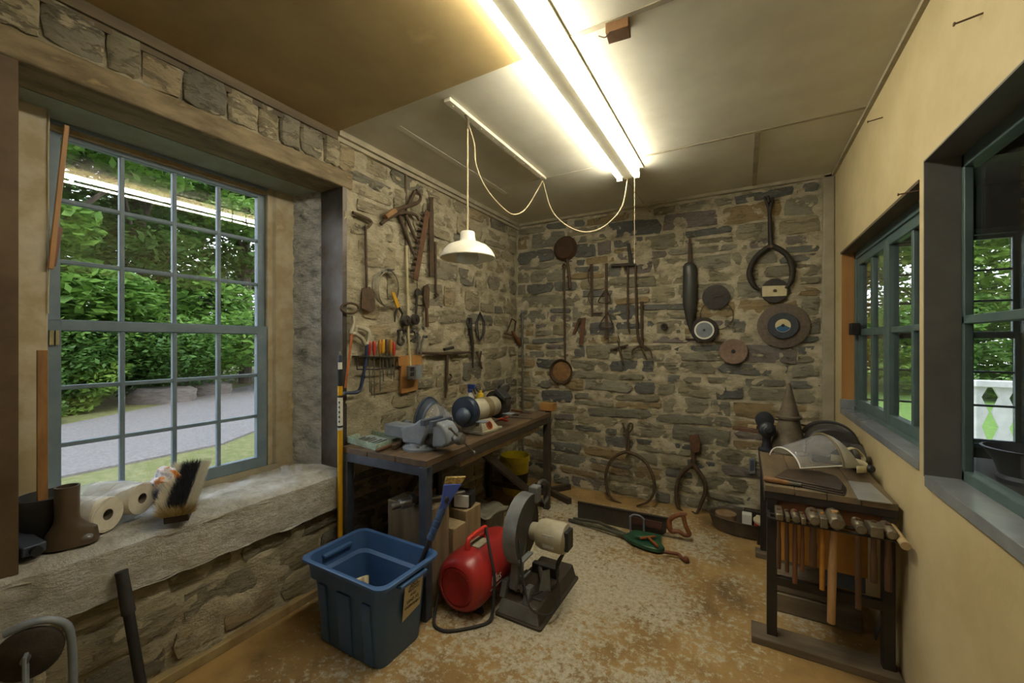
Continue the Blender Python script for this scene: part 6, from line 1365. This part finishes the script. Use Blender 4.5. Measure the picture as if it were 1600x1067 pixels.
t = thing('black_pot', 'black plastic plant pot behind the brown nozzle', 'pot', pp_)
MB().lathe([(.0, .0), (.06, .0), (.062, .008), (.078, .13), (.084, .165), (.086, .18), (.082, .182), (.074, .15), (.0, .145)], pp_, (0, 0, 1), 28).obj('pot', M_rubber, t)
t = thing('tool_tray', 'dark metal tray lying behind the left window post', 'tray', (-2.22, .40, SZ))
MB().bar((-2.17, .415, SZ + .03), (-2.36, .385, SZ + .055), .06, .035).obj('tray', M_bluesteel, t, bevel=.004)
MB().tube([(-2.165, .415, SZ + .03), (-2.15, .417, SZ + .028)], .016, 12).obj('handle', M_black, t)
# toilet paper in a clear bag
rx = V((.86, .50, 0)).normalized()
t = thing('toilet_paper_pack', 'clear plastic pack of toilet rolls on the window sill', 'toilet paper', (-2.27, .70, SZ))
M_tissue = mat('tissue_paper', (224, 218, 200), (210, 202, 182), rough=.9, scale=30); M_core = mat('cardboard_core', (120, 110, 96), (98, 90, 78), rough=.9)
r1c, r2c = V((-2.215, .618, SZ + .071)), V((-2.285, .748, SZ + .08))
for i, (c_, back) in enumerate(((r1c, 0), (r2c, 0), (r1c, 1), (r2c, 1))):
    q = c_ - rx * (.105 * back + .0)
    ro = MB().lathe([(.021, 0), (.066, 0), (.069, -.006), (.069, -.094), (.066, -.1), (.021, -.1)], q, rx, 30, caps=False).obj('roll', M_tissue, t)
    MB().lathe([(.0215, .0005), (.020, .0005), (.020, -.1), (.0215, -.1)], q, rx, 20, caps=False).obj('core', M_core, ro)
def bagpt(u, v):
    a = 2 * math.pi * v; d = (r2c - r1c).normalized(); mid = (r1c + r2c) / 2; hl = (r2c - r1c).length / 2
    px_, pz_ = math.cos(a), math.sin(a); w = hl + .073; k = (abs(px_) ** 2.6 + abs(pz_) ** 2.6) ** (-1 / 2.6)
    e = 1 - .55 * max(0, (u - .72) / .28) ** 2 - .12 * max(0, (.06 - u) / .06)
    p = mid + d * (px_ * k * w * e) + V((0, 0, max(pz_ * k * .074 * e, -.07 * e))) + rx * (.006 - .27 * u)
    nz = noise.noise(p * 22) * .006 + noise.noise(p * 60) * .0025
    return p + (d * px_ + V((0, 0, max(0, pz_)))) * max(0, nz + .003)
M_bag = film('clear_bag_film', .22, .15)
shell(lambda u, v: bagpt(u, v), 14, 36).obj('bag', M_bag, t)
pr = shell(lambda u, v: bagpt(.18 + u * .7, .05 + v * .42), 10, 12)
wm = mat('printed_wrapper', (206, 128, 48), (232, 228, 224), rough=.3, scale=16, lo=.44, hi=.5, c3=(50, 62, 130))
b = MB(); wc = r2c + V((-.03, .095, .012)); n = 14
for i in range(n + 1):
    for j in range(n + 1):
        th_, ph = math.pi * i / n, 2 * math.pi * j / n; dd = V((math.sin(th_) * math.cos(ph) * .075, math.sin(th_) * math.sin(ph) * .055, math.cos(th_) * .078)); b.v.append(wc + dd * (1 + .35 * noise.noise(dd * 34)) + V((0, 0, .01)))
for i in range(n):
    for j in range(n): k = i * (n + 1) + j; b.f.append((k, k + n + 1, k + n + 2, k + 1))
b.obj('printed_end', wm, t)
MB().ball(r1c + V((.05, -.075, -.045)), .02, 12, (1.3, 1, .8)).obj('knotted_end', M_bag, t)
# deck brush
ba, bb_ = V((-2.075, .79, SZ)), V((-2.36, .965, SZ + .045)); bd = (bb_ - ba).normalized(); bs = V((bd.y, -bd.x, 0))
t = thing('deck_brush', 'wide brush with black and white bristles lying on sill', 'brush', ba)
MB().bar(ba + V((0, 0, .016)), bb_ + V((0, 0, .016)), .085, .03).obj('block', mat('dark_brush_block', (52, 42, 34), rough=.6), t, bevel=.004)
def bristles(w0, w1, z, n, m, nm, front=False):
    v = []; f = []; L_ = (bb_ - ba).length
    for i in range(n):
        if front: s, w = random.uniform(-.01, .03), random.uniform(-.068, .068)
        else: s, w = random.uniform(0, L_), random.uniform(w0, w1)
        base = ba + bd * max(s, 0) + bs * (w * .62) + V((0, 0, .03 + (bb_.z - ba.z) * max(s, 0) / L_)); lean_ = bs * (w * .25)
        tip = ba + bd * s + bs * w + lean_ + V((random.uniform(-.006, .006), random.uniform(-.006, .006), (bb_.z - ba.z) * max(s, 0) / L_ + z * random.uniform(.88, 1.05)))
        if front: tip += -bd * .02 - V((0, 0, random.uniform(0, .03)))
        a_ = random.uniform(0, 3.14); o_ = V((math.cos(a_), math.sin(a_), 0)) * .0016; k = len(v); v += [base - o_, base + o_, tip]; f.append((k, k + 1, k + 2))
    me = bpy.data.meshes.new(nm); inv = WORLD_K[t].inverted(); me.from_pydata([tuple(inv @ p) for p in v], [], f); me.materials.append(m)
    o = col_link(bpy.data.objects.new(nm, me)); o.parent = t; o['kind'] = 'stuff'
M_wb = mat('white_bristle', (212, 204, 180), rough=.8); M_bb = mat('black_bristle', (34, 36, 40), rough=.7)
bristles(-.032, .032, .105, 4200, M_bb, 'black_bristles'); bristles(.032, .066, .10, 2600, M_wb, 'white_bristles'); bristles(-.066, -.032, .10, 2600, M_wb, 'white_bristles'); bristles(0, 0, .085, 1300, mat('straw_bristle', (196, 178, 128), rough=.8), 'end_bristles', True)
for i, (x, y) in enumerate(((445, 741), (467, 741))):
    p = onZ(x, y, SZ); t = thing('shot_glass', ('left', 'right')[i] + ' one of two tiny clear glasses at far end of sill', 'glass', p, group='glasses on the sill')
    MB().lathe([(.0, .0), (.016, 0), (.021, .05), (.019, .05), (.0145, .008), (.0, .008)], p, (0, 0, 1), 18).obj('glass', M_clear, t)
# sticks and cord at the left of the window
t = thing('wooden_stick', 'orange-brown wooden stick leaning against the left window stile', 'stick', onX(84, 430, GX + .10))
MB().bar(onX(104, 196, GX + .09), onX(79, 420, GX + .09), .016, .014, (1, 0, 0)).obj('stick', M_orangewood, t, bevel=.002)
MB().bar(onX(92, 355, GX + .07), onX(81, 415, GX + .07), .022, .012, (1, 0, 0)).obj('splint', M_redhandle, t, bevel=.002)
t = thing('wooden_strip', 'narrow brown wooden strip standing beside the lower sash', 'strip', onX(66, 790, GX + .22))
MB().bar(onX(66, 547, GX + .2), V((onX(66, 547, GX + .2).x, onX(66, 547, GX + .2).y, SZ)), .028, .014, (1, 0, 0)).obj('strip', M_handle, t, bevel=.002)
t = thing('window_cord', 'thin pale cord hanging down the left window casing', 'cord', onX(75, 330, XL - .28))
MB().tube(spline([onX(76, y, XL - .284) + V((0, .002 * math.sin(y * .05), 0)) for y in (160, 240, 320, 400, 470, 490)], 4), .0025, 6).obj('cord', M_cord, t)

# ------------------------------------------------------------------ left foreground
yp = V((-2.055, 1.575, 0)); zt = onY(529.5, 550, 1.575).z
t = thing('extension_pole', 'yellow telescopic pole with black collars standing by the sill', 'pole', yp)
zz = lambda py: onX(529.5, py, -2.055).z
M_yp = mat('yellow_pole', (222, 172, 32), (208, 156, 26), rough=.35)
MB().tube([yp, (yp.x, yp.y, zz(602))], .0145, 14).obj('tube', M_yp, t)
MB().tube([(yp.x, yp.y, zz(603)), (yp.x, yp.y, zz(577))], .0165, 14).obj('lock_collar', M_black, t)
MB().tube([(yp.x, yp.y, zz(577)), (yp.x, yp.y, zz(565))], .012, 14).obj('white_band', M_white, t)
MB().tube([(yp.x, yp.y, zz(566)), (yp.x, yp.y, zz(555))], .0135, 14).obj('thread_sleeve', M_bluesteel, t)
MB().tube([(yp.x, yp.y, zz(555)), (yp.x, yp.y, zz(549))], [.007, .005], 12).obj('metal_tip', M_steelgrey, t)
lab = MB().tube([(yp.x, yp.y, zz(672)), (yp.x, yp.y, zz(620))], .0152, 14).obj('paper_label', M_white, t)
MB().tube([(yp.x, yp.y, zz(668)), (yp.x, yp.y, zz(665))], .0155, 14).obj('bar_mark', M_black, lab); MB().tube([(yp.x, yp.y, zz(621)), (yp.x, yp.y, zz(618))], .0155, 14).obj('bar_mark', M_black, lab)
for i in range(5):
    z0, z1 = zz(660 - i * 7.5), zz(657 - i * 7.5); MB().bb(yp.x + .004, yp.x + .0135, yp.y - .0145, yp.y - .012, z0, z1).obj('print', M_black, lab)
p0, p1 = V((-2.07, .615, .575)), V((-1.945, .655, .0))
t = thing('tool_pole', 'black tubular handle leaning against the sill, lower left', 'handle', p1)
MB().tube([p1, p1.lerp(p0, .72), p1.lerp(p0, .74)], [.017, .017, .02], 14).obj('tube', M_black, t)
MB().tube([p1.lerp(p0, .73), p1.lerp(p0, .97), p0], [.0215, .019, .02], 14).obj('grip', M_rubber, t)
wc_ = V((-1.95, .36, .475))
t = thing('wheel_stand', 'grey forked stand holding a dark wheel at lower left corner', 'stand', (-1.95, .36, 0))
na = V((.9, -.35, 0)).normalized(); nb = V((.35, .9, 0)).normalized()
MB().lathe([(.0, -.012), (.07, -.012), (.078, -.006), (.078, .006), (.07, .012), (.03, .014), (.02, .02), (.0, .02)], wc_, na, 32).obj('wheel', M_blackiron, t)
MB().tube(spline([wc_ - na * .002 + V((0, 0, -.47)), wc_ - na * .002 + nb * .085 + V((0, 0, -.3)), wc_ - na * .002 + nb * .092 + V((0, 0, .0)), wc_ - na * .002 + nb * .06 + V((0, 0, .075)), wc_ - na * .002 + V((0, 0, .092)), wc_ - na * .002 - nb * .05 + V((0, 0, .08))], 5), .011, 10).obj('guard_arm', M_greypaint, t)
MB().bar(wc_ + na * .03 + V((0, 0, -.475)), wc_ + na * .03 + V((0, 0, .015)), .035, .01, tuple(nb)).obj('fork_leg', M_greypaint, t, bevel=.003)
MB().tube([wc_ - na * .035, wc_ + na * .045], .01, 12).obj('axle', M_steelgrey, t)
MB().bar(wc_ - na * .05 + V((0, 0, -.465)), wc_ + na * .06 + V((0, 0, -.465)), .12, .02).obj('foot', M_greypaint, t, bevel=.003)

# ------------------------------------------------------------------ in the room beyond
t = thing('side_table', 'dark table in the room beyond the right windows', 'table', (1.25, 2.75, 0))
MB().bb(.90, 1.62, 2.35, 3.1, .80, .84).obj('top', M_dark, t, bevel=.004)
for x in (.92, 1.56):
    for y in (2.37, 3.04): MB().bb(x, x + .05, y, y + .05, 0, .80).obj('leg', M_dark, t)
bp_ = V((1.06, 2.62, .84))
t = thing('basin', 'wide dark metal basin seen through the right-hand window', 'basin', bp_)
MB().lathe([(.0, .0), (.09, .0), (.095, .02), (.085, .035), (.10, .09), (.135, .145), (.14, .15), (.13, .152), (.09, .09), (.0, .05)], bp_, (0, 0, 1), 32).obj('bowl', M_bluesteel, t)
